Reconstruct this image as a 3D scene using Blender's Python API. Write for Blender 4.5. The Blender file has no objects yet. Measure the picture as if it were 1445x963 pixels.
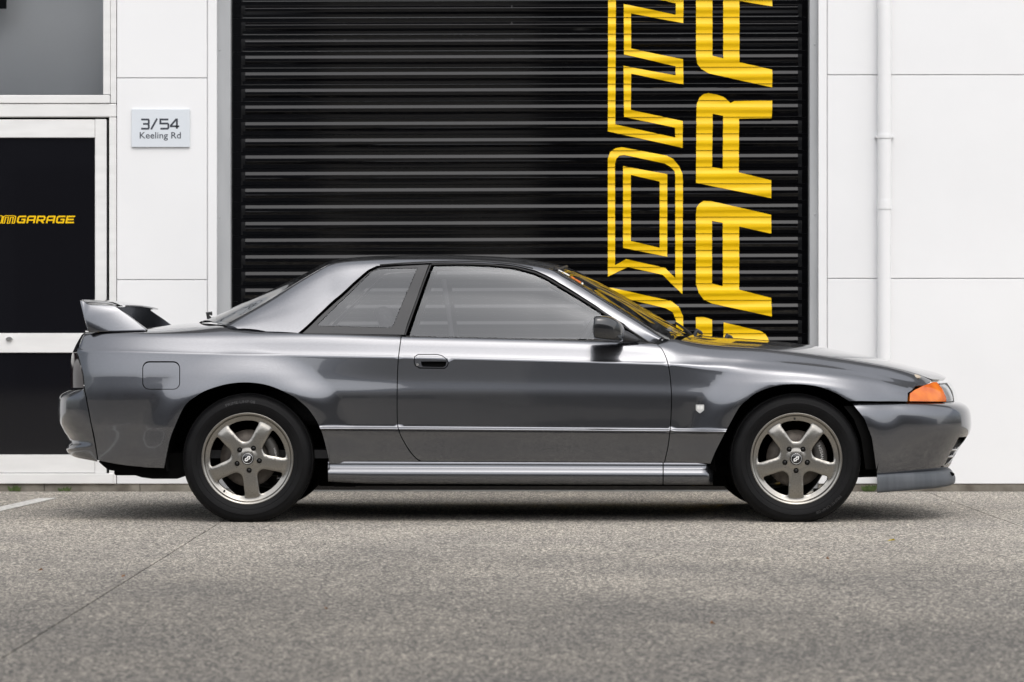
import bpy, bmesh, math, random
import numpy as np
from mathutils import Vector, Matrix
from mathutils.geometry import delaunay_2d_cdt
random.seed(7); np.random.seed(7)
C = bpy.context.scene
col = C.collection
R = math.radians

# ------------------------------------------------------------------ camera, sky, sun, exposure
D, H, F, CX, CY = 14.2, 0.864, 105/36*1445, 722.5, 481.5      # distance to the car's flank, eye height
cd = bpy.data.cameras.new('camera'); cam = bpy.data.objects.new('camera', cd); col.objects.link(cam)
cam.location = (0, -D, H); cam.rotation_euler = (R(90), 0, 0)
cd.lens = 105; cd.sensor_width = 36; cd.clip_end = 1000
cd.dof.use_dof = True; cd.dof.focus_distance = D+0.1; cd.dof.aperture_fstop = 5.6
C.camera = cam
SUN_EL, SUN_AZ = R(56), R(166)         # azimuth clockwise from +Y: behind the camera, to the left
W = bpy.data.worlds.new('World'); C.world = W; W.use_nodes = True
nt = W.node_tree; nt.nodes.clear()
sky = nt.nodes.new('ShaderNodeTexSky'); sky.sky_type = 'NISHITA'; sky.sun_disc = False
sky.sun_elevation = SUN_EL; sky.sun_rotation = SUN_AZ
sky.air_density = 1.0; sky.dust_density = 4.0; sky.ozone_density = 1.0
hs = nt.nodes.new('ShaderNodeHueSaturation'); hs.inputs['Saturation'].default_value = 0.38
bg = nt.nodes.new('ShaderNodeBackground'); bg.inputs['Strength'].default_value = 0.115
wo = nt.nodes.new('ShaderNodeOutputWorld')
nt.links.new(sky.outputs[0], hs.inputs['Color']); nt.links.new(hs.outputs[0], bg.inputs[0]); nt.links.new(bg.outputs[0], wo.inputs[0])
sl = bpy.data.lights.new('sun', 'SUN'); sl.energy = 1.25; sl.angle = R(150); sl.color = (1, .985, .97)
so = bpy.data.objects.new('sun', sl); col.objects.link(so)
sd = Vector((math.sin(SUN_AZ)*math.cos(SUN_EL), math.cos(SUN_AZ)*math.cos(SUN_EL), math.sin(SUN_EL)))
so.rotation_euler = sd.to_track_quat('Z', 'Y').to_euler(); so.location = sd*30
C.view_settings.view_transform = 'Standard'; C.view_settings.look = 'None'
C.view_settings.exposure = 0.66; C.view_settings.gamma = 1.0; C.view_settings.use_curve_mapping = False

# ------------------------------------------------------------------ helpers
def un(px, py, Y):                      # photo pixel at depth Y -> world point
    s = (D+Y)/F
    return ((px-CX)*s, Y, H-(py-CY)*s)
def link(name, me, mat=None, parent=None):
    o = bpy.data.objects.new(name, me); col.objects.link(o)
    if mat is not None and len(me.materials) == 0: me.materials.append(mat)
    if parent is not None: o.parent = parent
    return o
def mk(name, v, f, mat=None, parent=None, smooth=False, normals=None):
    me = bpy.data.meshes.new(name)
    me.from_pydata([tuple(map(float, p)) for p in v], [], [tuple(map(int, q)) for q in f])
    if smooth or normals is not None:
        me.polygons.foreach_set('use_smooth', [True]*len(me.polygons))
    if normals is not None:
        me.normals_split_custom_set_from_vertices([tuple(map(float, n)) for n in normals])
    me.update()
    return link(name, me, mat, parent)
def empty(name, loc=(0, 0, 0), parent=None):
    o = bpy.data.objects.new(name, None); col.objects.link(o); o.location = loc
    o.empty_display_size = .1
    if parent is not None: o.parent = parent
    return o
def tag(o, label=None, cat=None, group=None, kind=None):
    if label: o['label'] = label
    if cat: o['category'] = cat
    if group: o['group'] = group
    if kind: o['kind'] = kind
    return o
def bm_obj(name, bm, mat, parent=None, smooth=False):
    me = bpy.data.meshes.new(name); bm.normal_update(); bm.to_mesh(me); bm.free()
    if smooth: me.polygons.foreach_set('use_smooth', [True]*len(me.polygons))
    return link(name, me, mat, parent)
def box(name, x0, x1, y0, y1, z0, z1, mat, parent=None, bev=0.0, seg=2):
    bm = bmesh.new(); bmesh.ops.create_cube(bm, size=1)
    for v in bm.verts:
        v.co = ((x0+x1)/2+v.co.x*(x1-x0), (y0+y1)/2+v.co.y*(y1-y0), (z0+z1)/2+v.co.z*(z1-z0))
    if bev: bmesh.ops.bevel(bm, geom=bm.edges[:], offset=bev, segments=seg, affect='EDGES', profile=.5)
    return bm_obj(name, bm, mat, parent)
def pbox(name, px0, py0, px1, py1, Y, dep, mat, parent=None, bev=0.0):   # box whose front face spans photo pixels at depth Y
    a = un(px0, py1, Y); b = un(px1, py0, Y)
    return box(name, a[0], b[0], Y, Y+dep, a[2], b[2], mat, parent, bev)
def tube(name, pts, r, mat, parent=None, n=10, closed=False):
    pts = [Vector(p) for p in pts]; N = len(pts); v = []; f = []
    rr = r if hasattr(r, '__len__') else [r]*N
    up = None
    for i, p in enumerate(pts):
        t = (pts[(i+1) % N] if (closed or i < N-1) else p)-(pts[i-1] if (closed or i > 0) else p)
        t.normalize()
        if up is None: up = t.orthogonal().normalized()
        up = (up-t*up.dot(t)).normalized(); b = t.cross(up)
        for k in range(n):
            a = 2*math.pi*k/n
            v.append(p+(up*math.cos(a)+b*math.sin(a))*rr[i])
    for i in range(N if closed else N-1):
        for k in range(n):
            j = (i+1) % N
            f.append((i*n+k, i*n+(k+1) % n, j*n+(k+1) % n, j*n+k))
    if not closed:
        f.append(tuple(range(n))[::-1]); f.append(tuple((N-1)*n+k for k in range(n)))
    o = mk(name, v, f, mat, parent, smooth=True); o.data.set_sharp_from_angle(angle=R(60)); return o
def grid(name, P, mat, parent=None, flip=False, mirror=False, skip=None, closed=False):   # P[row][col] -> smooth quad sheet
    P = np.asarray(P, float); r, c, _ = P.shape
    v = P.reshape(-1, 3); f = []
    for i in range(r-1):
        for j in range(c-1):
            if skip is not None and skip(i, j): continue
            q = (i*c+j, i*c+j+1, (i+1)*c+j+1, (i+1)*c+j)
            f.append(q[::-1] if flip else q)
    if mirror:
        n = len(v); m = v.copy(); m[:, 1] = 2*YC-m[:, 1]
        v = np.vstack([v, m]); f = f+[tuple(k+n for k in q[::-1]) for q in f]
    return mk(name, v, f, mat, parent, smooth=True)
def weld(o, d=1e-4):
    bm = bmesh.new(); bm.from_mesh(o.data); bmesh.ops.remove_doubles(bm, verts=bm.verts[:], dist=d)
    bmesh.ops.recalc_face_normals(bm, faces=bm.faces[:]); bm.to_mesh(o.data); bm.free()
    o.data.polygons.foreach_set('use_smooth', [True]*len(o.data.polygons)); return o
def pchip_slopes(T, V):                 # T (J,), V (N,J)
    h = np.diff(T); d = np.diff(V, axis=1)/h
    m = np.zeros_like(V)
    w1 = 2*h[1:]+h[:-1]; w2 = h[1:]+2*h[:-1]
    a, b = d[:, :-1], d[:, 1:]
    ok = a*b > 0
    with np.errstate(divide='ignore', invalid='ignore'):
        hm = (w1+w2)/(w1/a+w2/b)
    m[:, 1:-1] = np.where(ok, hm, 0)
    m[:, 0] = d[:, 0]; m[:, -1] = d[:, -1]
    return m
def pchip_rows(T, V, s):
    T = np.asarray(T, float); m = pchip_slopes(T, V)
    s = np.clip(s, T[0], T[-1]); i = np.clip(np.searchsorted(T, s, 'right')-1, 0, len(T)-2)
    n = np.arange(len(s)); h = T[i+1]-T[i]; t = (s-T[i])/h
    return ((1+2*t)*(1-t)**2*V[n, i]+t*(1-t)**2*h*m[n, i]+t*t*(3-2*t)*V[n, i+1]+t*t*(t-1)*h*m[n, i+1])
def pchip(xk, vk):
    o = np.argsort(xk); xk = np.asarray(xk, float)[o]; vk = np.asarray(vk, float)[o]
    def f(x):
        x = np.atleast_1d(np.asarray(x, float))
        return pchip_rows(xk, np.repeat(vk[None], len(x), 0), x)
    return f
def resample(poly, step, closed=True):
    out = []; n = len(poly)
    for i in range(n if closed else n-1):
        a = np.array(poly[i], float); b = np.array(poly[(i+1) % n], float)
        k = max(1, int(math.ceil(np.linalg.norm(b-a)/step)))
        out += [a+(b-a)*t/k for t in range(k)]
    if not closed: out.append(np.array(poly[-1], float))
    return np.array(out)
def area(p):
    x, y = p[:, 0], p[:, 1]
    return .5*np.sum(x*np.roll(y, -1)-np.roll(x, -1)*y)
def shrink(p, d):
    if area(p) < 0: p = p[::-1]
    if d == 0: return p
    e = np.roll(p, -1, 0)-p; L = np.linalg.norm(e, axis=1, keepdims=True); e = e/np.maximum(L, 1e-9)
    nrm = np.stack([-e[:, 1], e[:, 0]], 1)
    b = nrm+np.roll(nrm, 1, 0); k = np.sum(b*nrm, 1, keepdims=True)
    return p+b/np.maximum(k, .4)*d
def inside(pts, poly):
    x, y = pts[:, 0], pts[:, 1]; r = np.zeros(len(pts), bool); n = len(poly)
    for i in range(n):
        (x1, y1), (x2, y2) = poly[i], poly[(i+1) % n]
        c = (y1 > y) != (y2 > y)
        if c.any():
            with np.errstate(divide='ignore', invalid='ignore'):
                r ^= c & (x < (x2-x1)*(y-y1)/(y2-y1)+x1)
    return r
def dist_poly(pts, poly):
    d = np.full(len(pts), 1e9); n = len(poly)
    for i in range(n):
        a = poly[i]; b = poly[(i+1) % n]; e = b-a; L = max(e@e, 1e-12)
        t = np.clip(((pts-a)@e)/L, 0, 1)
        d = np.minimum(d, np.hypot(*(pts-a-t[:, None]*e).T))
    return d
def cdt(loops, extra):
    V = []; E = []
    for lp in loops:
        b = len(V); V += [Vector((float(p[0]), float(p[1]))) for p in lp]
        E += [(b+i, b+(i+1) % len(lp)) for i in range(len(lp))]
    nb = len(V)
    V += [Vector((float(p[0]), float(p[1]))) for p in extra]
    ov, oe, of, *_ = delaunay_2d_cdt(V, E, [], 0, 1e-7)
    ov = np.array([(p.x, p.y) for p in ov]); tri = np.array([list(f) for f in of], int)
    cen = ov[tri].mean(1)
    k = inside(cen, loops[0])
    for h in loops[1:]: k &= ~inside(cen, h)
    return ov, tri[k]

# ------------------------------------------------------------------ materials
def mat(name, base=(.5, .5, .5), rough=.5, metal=0.0, coat=0.0, spec=.5, coat_rough=.03, ior=None):
    m = bpy.data.materials.new(name); m.use_nodes = True
    b = m.node_tree.nodes['Principled BSDF']
    b.inputs['Base Color'].default_value = (*base, 1); b.inputs['Roughness'].default_value = rough
    b.inputs['Metallic'].default_value = metal; b.inputs['Coat Weight'].default_value = coat
    b.inputs['Coat Roughness'].default_value = coat_rough; b.inputs['Specular IOR Level'].default_value = spec
    if ior: b.inputs['IOR'].default_value = ior
    return m
def nodes(m): return m.node_tree.nodes, m.node_tree.links, m.node_tree.nodes['Principled BSDF']
def noisy(m, scale, lo, hi, rlo=None, rhi=None, bump=0.0, detail=6, bscale=None, stretch=(1, 1, 1)):
    n, l, b = nodes(m)
    tc = n.new('ShaderNodeTexCoord'); mp = n.new('ShaderNodeMapping'); mp.inputs['Scale'].default_value = stretch
    l.new(tc.outputs['Object'], mp.inputs[0])
    t = n.new('ShaderNodeTexNoise'); t.inputs['Scale'].default_value = scale; t.inputs['Detail'].default_value = detail
    l.new(mp.outputs[0], t.inputs['Vector'])
    r = n.new('ShaderNodeValToRGB'); r.color_ramp.elements[0].position = .3; r.color_ramp.elements[1].position = .7
    r.color_ramp.elements[0].color = (*lo, 1); r.color_ramp.elements[1].color = (*hi, 1)
    l.new(t.outputs[0], r.inputs[0]); l.new(r.outputs[0], b.inputs['Base Color'])
    if rlo is not None:
        q = n.new('ShaderNodeMapRange'); q.inputs['To Min'].default_value = rlo; q.inputs['To Max'].default_value = rhi
        l.new(t.outputs[0], q.inputs[0]); l.new(q.outputs[0], b.inputs['Roughness'])
    if bump:
        t2 = n.new('ShaderNodeTexNoise'); t2.inputs['Scale'].default_value = bscale or scale*4
        l.new(mp.outputs[0], t2.inputs['Vector'])
        bp = n.new('ShaderNodeBump'); bp.inputs['Strength'].default_value = bump; bp.inputs['Distance'].default_value = .004
        l.new(t2.outputs[0], bp.inputs['Height']); l.new(bp.outputs[0], b.inputs['Normal'])
    return m
M = {}
# gunmetal metallic paint: flake layer under clear coat with slight orange peel
p = M['paint'] = mat('gunmetal_paint', (.12, .122, .13), .24, .95, 1.0, coat_rough=.035)
n, l, b = nodes(p)
b.inputs['Coat IOR'].default_value = 1.6
tc = n.new('ShaderNodeTexCoord'); vo = n.new('ShaderNodeTexVoronoi'); vo.inputs['Scale'].default_value = 900
l.new(tc.outputs['Object'], vo.inputs['Vector'])
rp = n.new('ShaderNodeValToRGB'); rp.color_ramp.elements[0].color = (.096, .100, .110, 1); rp.color_ramp.elements[1].color = (.140, .146, .162, 1)
l.new(vo.outputs['Color'], rp.inputs[0]); l.new(rp.outputs[0], b.inputs['Base Color'])
ns = n.new('ShaderNodeTexNoise'); ns.inputs['Scale'].default_value = 3.2; ns.inputs['Detail'].default_value = 2
l.new(tc.outputs['Object'], ns.inputs['Vector'])
bp = n.new('ShaderNodeBump'); bp.inputs['Strength'].default_value = .05; bp.inputs['Distance'].default_value = .012
l.new(ns.outputs[0], bp.inputs['Height']); l.new(bp.outputs[0], b.inputs['Coat Normal'])
M['lip'] = noisy(mat('faded_lip_plastic', (.09, .1, .11), .5), 9, (.05, .057, .065), (.085, .093, .105), .45, .62, stretch=(3, 1, .4))
M['black'] = mat('black_void', (.003, .003, .003), .95, spec=.1)
M['rubber'] = mat('black_rubber', (.012, .012, .013), .55)
M['trim'] = mat('satin_grey_trim', (.035, .036, .039), .45, spec=.4)
M['gloss_black'] = mat('gloss_black_plastic', (.008, .008, .009), .12, coat=.6)
M['tyre'] = noisy(mat('tyre_rubber', (.01, .01, .01), .62, spec=.16), 14, (.0035, .0035, .004), (.0065, .0065, .007), .5, .7, bump=.25, bscale=160)
M['tyre_text'] = mat('tyre_lettering', (.036, .036, .038), .5)
M['alloy'] = noisy(mat('gunmetal_alloy', (.31, .3, .275), .3, 1.0), 160, (.29, .278, .252), (.35, .336, .31), .25, .33)
M['barrel'] = noisy(mat('rim_barrel', (.12, .115, .11), .45, .7), 18, (.08, .075, .07), (.2, .19, .18))
M['disc'] = noisy(mat('worn_brake_iron', (.09, .08, .07), .5, .5), 26, (.045, .036, .03), (.12, .105, .09), .35, .6)
M['rust'] = noisy(mat('rusty_hat', (.08, .05, .035), .8), 30, (.04, .025, .02), (.13, .075, .045))
M['caliper'] = noisy(mat('caliper_black', (.04, .038, .036), .5), 30, (.025, .024, .023), (.06, .055, .05))
M['silver'] = mat('silver_letters', (.65, .65, .64), .35, .6)
M['lug'] = mat('black_steel', (.02, .02, .02), .35, .6)
M['white_print'] = mat('white_print', (.75, .75, .73), .5)
M['orange_print'] = mat('orange_print', (.6, .12, .02), .5)
M['seat'] = noisy(mat('seat_cloth', (.04, .04, .043), .9), 60, (.03, .03, .033), (.06, .06, .064))
M['dash'] = mat('dash_plastic', (.03, .03, .032), .6)
M['belt'] = mat('belt_webbing', (.11, .11, .115), .8)
M['chrome'] = mat('chrome', (.62, .63, .64), .22, 1.0)
def glass(name, tint, ior, rough=0.0, rcol=(1, 1, 1)):
    m = bpy.data.materials.new(name); m.use_nodes = True; n = m.node_tree.nodes; l = m.node_tree.links; n.clear()
    o = n.new('ShaderNodeOutputMaterial'); mx = n.new('ShaderNodeMixShader')
    t = n.new('ShaderNodeBsdfTransparent'); t.inputs[0].default_value = (*tint, 1)
    g = n.new('ShaderNodeBsdfGlossy'); g.inputs['Roughness'].default_value = rough; g.inputs[0].default_value = (*rcol, 1)
    fr = n.new('ShaderNodeFresnel'); fr.inputs[0].default_value = ior
    ge = n.new('ShaderNodeNewGeometry')     # same reflectance from both sides of a thin pane
    iv = n.new('ShaderNodeMath'); iv.operation = 'DIVIDE'; iv.inputs[0].default_value = 1.0; iv.inputs[1].default_value = ior
    m2 = n.new('ShaderNodeMix'); m2.inputs[2].default_value = ior; l.new(ge.outputs['Backfacing'], m2.inputs[0])
    m2.inputs[3].default_value = ior
    l.new(m2.outputs[0], fr.inputs[0])
    l.new(fr.outputs[0], mx.inputs[0]); l.new(t.outputs[0], mx.inputs[1]); l.new(g.outputs[0], mx.inputs[2]); l.new(mx.outputs[0], o.inputs[0])
    return m
M['side_glass'] = glass('tinted_side_glass', (.66, .66, .68), 1.62, .0, (.9, .94, 1))
M['screen_glass'] = glass('windscreen_glass', (.55, .57, .57), 1.85)
M['rear_glass'] = glass('rear_glass', (.3, .31, .32), 1.6)
M['far_glass'] = glass('far_glass', (.8, .81, .82), 1.5)
M['lens'] = glass('clear_lens', (.9, .9, .9), 1.55)
a = M['amber'] = mat('amber_lens', (.85, .16, .01), .1, coat=.3)
n, l, b = nodes(a)
b.inputs['Transmission Weight'].default_value = .25; b.inputs['Subsurface Weight'].default_value = .0
w = n.new('ShaderNodeTexNoise'); w.inputs['Scale'].default_value = 11; tc = n.new('ShaderNodeTexCoord')
l.new(tc.outputs['Object'], w.inputs['Vector'])
r = n.new('ShaderNodeValToRGB'); r.color_ramp.elements[0].position = .35; r.color_ramp.elements[1].position = .7
r.color_ramp.elements[0].color = (.62, .09, .002, 1); r.color_ramp.elements[1].color = (.95, .24, .008, 1)
l.new(w.outputs[0], r.inputs[0]); l.new(r.outputs[0], b.inputs['Base Color'])
M['tail'] = mat('smoked_tail_lens', (.01, .004, .006), .1, spec=.3)
# building
M['white'] = noisy(mat('white_wall_paint', (.8, .8, .8), .55), 1.3, (.78, .785, .79), (.82, .825, .83), .5, .6, bump=.05, bscale=60)
M['frame'] = noisy(mat('white_aluminium', (.78, .78, .77), .35), 4, (.72, .72, .71), (.8, .8, .79), stretch=(1, 1, 5))
M['galv'] = noisy(mat('grey_guide_paint', (.42, .43, .44), .45, .2), 7, (.36, .37, .38), (.46, .47, .48), stretch=(1, 1, .2))
M['slat'] = noisy(mat('black_slat_paint', (.004, .004, .0045), .1, spec=.55), 3, (.002, .002, .0025), (.0035, .0035, .0042), .04, .08, stretch=(.3, 1, 6))
M['yellow'] = noisy(mat('yellow_paint', (.8, .53, .004), .35, spec=.25), 6, (.82, .5, .002), (.9, .57, .003), stretch=(.5, 1, 3))
M['door_glass'] = mat('dark_door_glass', (.006, .006, .008), .04, spec=.5)
M['pane'] = mat('dim_window_glass', (.27, .285, .30), .8)
M['win_glass'] = glass('window_glass', (.85, .86, .87), 1.5)
M['pane_dark'] = mat('duct_grey', (.25, .264, .28), .8)
M['plinth'] = noisy(mat('weathered_plinth', (.2, .18, .15), .9), 9, (.12, .105, .085), (.28, .26, .22), bump=.6, bscale=40)
M['cladding'] = mat('charcoal_cladding', (.06, .062, .066), .5)
M['sign'] = mat('sign_plate', (.66, .70, .74), .4)
M['ink'] = mat('sign_ink', (.035, .04, .055), .5)
M['line'] = noisy(mat('worn_white_line', (.7, .7, .68), .7), 40, (.42, .41, .38), (.78, .77, .74))
M['weed'] = noisy(mat('weed_green', (.06, .10, .025), .6), 40, (.04, .075, .018), (.09, .13, .035))
M['leaf_yellow'] = mat('yellow_leaf', (.55, .42, .03), .6)
M['leaf_brown'] = mat('brown_leaf', (.22, .10, .04), .7)
M['steel'] = mat('lock_steel', (.5, .5, .5), .3, 1.0)
# exposed aggregate paving
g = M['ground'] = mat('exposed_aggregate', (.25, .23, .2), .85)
n, l, b = nodes(g)
ge = n.new('ShaderNodeNewGeometry')
v1 = n.new('ShaderNodeTexVoronoi'); v1.inputs['Scale'].default_value = 140; l.new(ge.outputs['Position'], v1.inputs['Vector'])
sx = n.new('ShaderNodeSeparateColor'); l.new(v1.outputs['Color'], sx.inputs[0])
r1 = n.new('ShaderNodeValToRGB'); cr = r1.color_ramp
cr.elements[0].position = 0; cr.elements[0].color = (.025, .025, .025, 1)
cr.elements[1].position = 1; cr.elements[1].color = (.9, .82, .7, 1)
for po, c_ in ((.30, (.085, .081, .076)), (.55, (.22, .203, .176)), (.78, (.40, .366, .315))):
    e = cr.elements.new(po); e.color = (*c_, 1)
l.new(sx.outputs[0], r1.inputs[0])
v2 = n.new('ShaderNodeTexVoronoi'); v2.inputs['Scale'].default_value = 230; l.new(ge.outputs['Position'], v2.inputs['Vector'])
s2 = n.new('ShaderNodeSeparateColor'); l.new(v2.outputs['Color'], s2.inputs[0])
r2 = n.new('ShaderNodeValToRGB'); r2.color_ramp.elements[0].color = (.13, .1235, .1145, 1); r2.color_ramp.elements[1].color = (.31, .288, .256, 1)
l.new(s2.outputs[0], r2.inputs[0])
m1 = n.new('ShaderNodeMix'); m1.data_type = 'RGBA'; m1.inputs[0].default_value = .12
l.new(r1.outputs[0], m1.inputs[6]); l.new(r2.outputs[0], m1.inputs[7])
n1 = n.new('ShaderNodeTexNoise'); n1.inputs['Scale'].default_value = 1.1; n1.inputs['Detail'].default_value = 7; n1.inputs['Roughness'].default_value = .6
l.new(ge.outputs['Position'], n1.inputs['Vector'])
r3 = n.new('ShaderNodeValToRGB'); r3.color_ramp.elements[0].position = .32; r3.color_ramp.elements[1].position = .68
r3.color_ramp.elements[0].color = (.80, .805, .815, 1); r3.color_ramp.elements[1].color = (1.10, 1.09, 1.06, 1)
l.new(n1.outputs[0], r3.inputs[0])
m2 = n.new('ShaderNodeMix'); m2.data_type = 'RGBA'; m2.blend_type = 'MULTIPLY'; m2.inputs[0].default_value = 1
l.new(m1.outputs[2], m2.inputs[6]); l.new(r3.outputs[0], m2.inputs[7]); # lens vignette painted into the paving colour: darker towards the camera, with a ragged edge
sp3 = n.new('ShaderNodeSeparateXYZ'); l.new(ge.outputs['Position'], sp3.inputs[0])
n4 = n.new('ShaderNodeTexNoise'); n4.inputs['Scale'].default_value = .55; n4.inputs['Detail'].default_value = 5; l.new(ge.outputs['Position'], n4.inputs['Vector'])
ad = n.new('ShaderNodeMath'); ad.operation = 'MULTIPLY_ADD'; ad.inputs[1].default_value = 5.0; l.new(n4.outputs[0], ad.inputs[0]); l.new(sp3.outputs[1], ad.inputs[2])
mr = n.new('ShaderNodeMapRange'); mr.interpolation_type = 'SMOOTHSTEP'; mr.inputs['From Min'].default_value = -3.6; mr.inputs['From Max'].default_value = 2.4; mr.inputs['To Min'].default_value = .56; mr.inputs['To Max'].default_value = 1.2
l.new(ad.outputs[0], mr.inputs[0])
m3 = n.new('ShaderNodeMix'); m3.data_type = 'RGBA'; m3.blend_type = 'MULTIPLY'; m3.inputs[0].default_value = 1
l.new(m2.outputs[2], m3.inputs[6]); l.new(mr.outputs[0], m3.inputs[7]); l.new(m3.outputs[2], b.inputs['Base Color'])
bp = n.new('ShaderNodeBump'); bp.inputs['Strength'].default_value = .55; bp.inputs['Distance'].default_value = .004
l.new(sx.outputs[1], bp.inputs['Height']); l.new(bp.outputs[0], b.inputs['Normal'])

# ------------------------------------------------------------------ the setting: ground and slabs
YW = 2.95                                # face of the building
ground = tag(box('ground', -200, 200, -200, 200, -.6, -.05, M['plinth']), kind='structure')
J = [-8.9, -5.15, -1.39, 2.372, 6.1, 9.9]
for i in range(5):
    for (ya, yb) in ((-16, YW-.005), (-36, -16.01)):
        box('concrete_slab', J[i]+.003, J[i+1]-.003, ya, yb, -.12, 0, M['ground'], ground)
for (xa, xb) in ((-60, -8.904), (9.904, 60)):
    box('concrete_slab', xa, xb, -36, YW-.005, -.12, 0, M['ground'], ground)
# painted bay line at the left, running towards the camera
la = [un(px, py, 0) for px, py in ((-60, 716), (58, 703.5), (80, 703.5), (-60, 738))]
def gp(px, py):
    d = H*F/(py-CY); return ((px-CX)/F*d, d-D)
q = [(-2.592, 2.16), (-3.0, -3.0), (-2.9, -3.0), (-2.54, 1.55), (-2.498, 2.17)]
v = [(x, y, .004) for x, y in q]+[(x, y, .0005) for x, y in q]
mk('painted_line', v, [(0, 1, 2, 3, 4)]+[(i, 5+i, 5+(i+1) % 5, (i+1) % 5) for i in range(5)], M['line'], ground)

# ------------------------------------------------------------------ the building
bld = tag(empty('commercial_building', (0, YW, 0)), 'white panelled building front with a black roller door and glass entry door', 'building')
BI = Matrix.Translation((0, -YW, 0))
def adopt(o, par):                       # parent keeping the world place (all parents are only translated)
    o.parent = par; o.matrix_parent_inverse = Matrix.Translation(-world_loc(par)); return o
def world_loc(o):
    v = Vector(o.location)
    if o.parent is not None: v = v+world_loc(o.parent) + o.matrix_parent_inverse.translation
    return v
def B(o): return adopt(o, bld)
Z0 = un(0, 683, YW)[2]                    # top of the concrete plinth
def wp(px0, py0, px1, py1, dY=0, dep=.012, m='white', name='wall_panel', bev=.003):
    return B(pbox(name, px0, py0, px1, py1, YW+dY, dep, M[m], None, bev))
# left pier panels, joints recessed
wp(165, 395.8, 292, 683); wp(165, 111, 292, 394.6); wp(165, -60, 292, 109.8)
wp(293.3, -60, 306, 683, -.004, .25, name='corner_trim')
# right wall panels
wp(1155, -60, 1166.5, 683, -.004, .25, name='corner_trim')
for a_, b_ in ((1168, 1446), (1447, 2100)):
    wp(a_, 394, b_, 683); wp(a_, 106.6, b_, 392.8); wp(a_, -60, b_, 105.4)
B(box('wall_backing', -3.2, 6.6, YW+.42, YW+.7, 0, 6.9, M['white']))
x0 = un(165, 0, YW)[0]; xd0 = un(306, 0, YW)[0]; xd1 = un(1155, 0, YW)[0]
B(box('wall_backing', x0, xd0-.003, YW+.0125, YW+.419, Z0, 3.25, M['white'])); B(box('wall_backing', xd1+.003, 6.6, YW+.0125, YW+.419, Z0, 3.25, M['white']))
B(box('wall_backing', -9, -3.2, YW+.62, YW+.9, 0, 6.9, M['white']))
# plinth
for pa, pb in ((-900, 62), (62.6, 197), (197.6, 306), (1155, 1500), (1500.6, 2100)):
    a_ = un(pa, 0, YW); b_ = un(pb, 0, YW)
    B(box('plinth_block', a_[0], b_[0], YW+.006, YW+.3, -.05, Z0-.001, M['plinth'], None, .004))
# upper storey cladding above the frame of the picture
for k in range(16):
    B(box('cladding_sheet', -9+k, -9+k+.995, YW-.03, YW+.3, 3.26, 6.9, M['cladding'], None, .004))
# roller door
rd = adopt(empty('roller_door', (0, YW+.1, 0)), bld); rd.location = (0, .1, 0); rd.matrix_parent_inverse = Matrix()
YD = YW+.1
def RD(o): return adopt(o, rd)
RD(pbox('guide_rail', 306.5, -60, 325.5, 690, YW+.03, .2, M['galv'], None, .003))
RD(pbox('guide_rail', 1142.5, -60, 1154.5, 690, YW+.03, .2, M['galv'], None, .003))
for px_, pys in ((310, (71, 307, 540)), (1150, (63, 303))):
    for py_ in pys:
        c_ = un(px_, py_, YW+.03)
        bm = bmesh.new(); bmesh.ops.create_uvsphere(bm, u_segments=8, v_segments=5, radius=.006)
        bmesh.ops.scale(bm, vec=(1, .5, 1), verts=bm.verts); bmesh.ops.translate(bm, vec=c_, verts=bm.verts)
        RD(bm_obj('screw', bm, M['galv'], None, True))
RD(box('door_header', xd0+.02, xd1-.02, YW+.2, YW+.4, 2.95, 3.25, M['cladding']))
SD = (D+YD)/F; PITCH = 23.48*SD
prof = [(0, 0), (.25, .0058), (5.1, .0058), (9.1, .0182), (9.7, .0188), (13.5, .0188), (14.5, .0180), (17.9, .0103), (18.5, .0101), (21.5, .0103), (21.8, .0103), (23.15, .0106), (23.44, 0)]
PZ = np.array([q_[0] for q_ in prof])*SD; PO = np.array([q_[1] for q_ in prof])
def relief(dz): return np.interp(dz, PZ, PO)
xl, xr = un(325.8, 0, YD)[0], un(1142.2, 0, YD)[0]
cols = [(xl, .12), (un(340.5, 0, YD)[0], .12), (un(346.5, 0, YD)[0], 1.0), (un(1125.5, 0, YD)[0], 1.0), (un(1131.5, 0, YD)[0], .12), (xr, .12)]
sv, sf = [], []
for (cx_, k_) in cols:
    for z_, o_ in zip(PZ, PO): sv.append((cx_, -o_ if k_ == 1 else -.0015, -z_))
npf = len(prof)
for i in range(len(cols)-1):
    for j in range(npf-1): sf.append((i*npf+j, i*npf+j+1, (i+1)*npf+j+1, (i+1)*npf+j))
sme = bpy.data.meshes.new('slat'); sme.from_pydata(sv, [], sf); sme.materials.append(M['slat'])
sme.polygons.foreach_set('use_smooth', [True]*len(sme.polygons)); sme.set_sharp_from_angle(angle=R(8))
ZS0 = un(0, 3.1, YD)[2]                     # seam height at the first visible slat
ROLL = math.atan(2.6/790)
for k in range(-2, 29):
    o = bpy.data.objects.new('slat', sme); col.objects.link(o); o.parent = rd
    z_ = ZS0-k*PITCH; dz_ = 0
    if z_-PITCH < .0: continue
    o.location = (0, 0, z_+.0035); o.rotation_euler = (0, -ROLL*0.9, 0)
RD(box('bottom_rail', xl, xr, YD-.02, YD+.02, .005, .075, M['slat'], None, .004))
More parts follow.
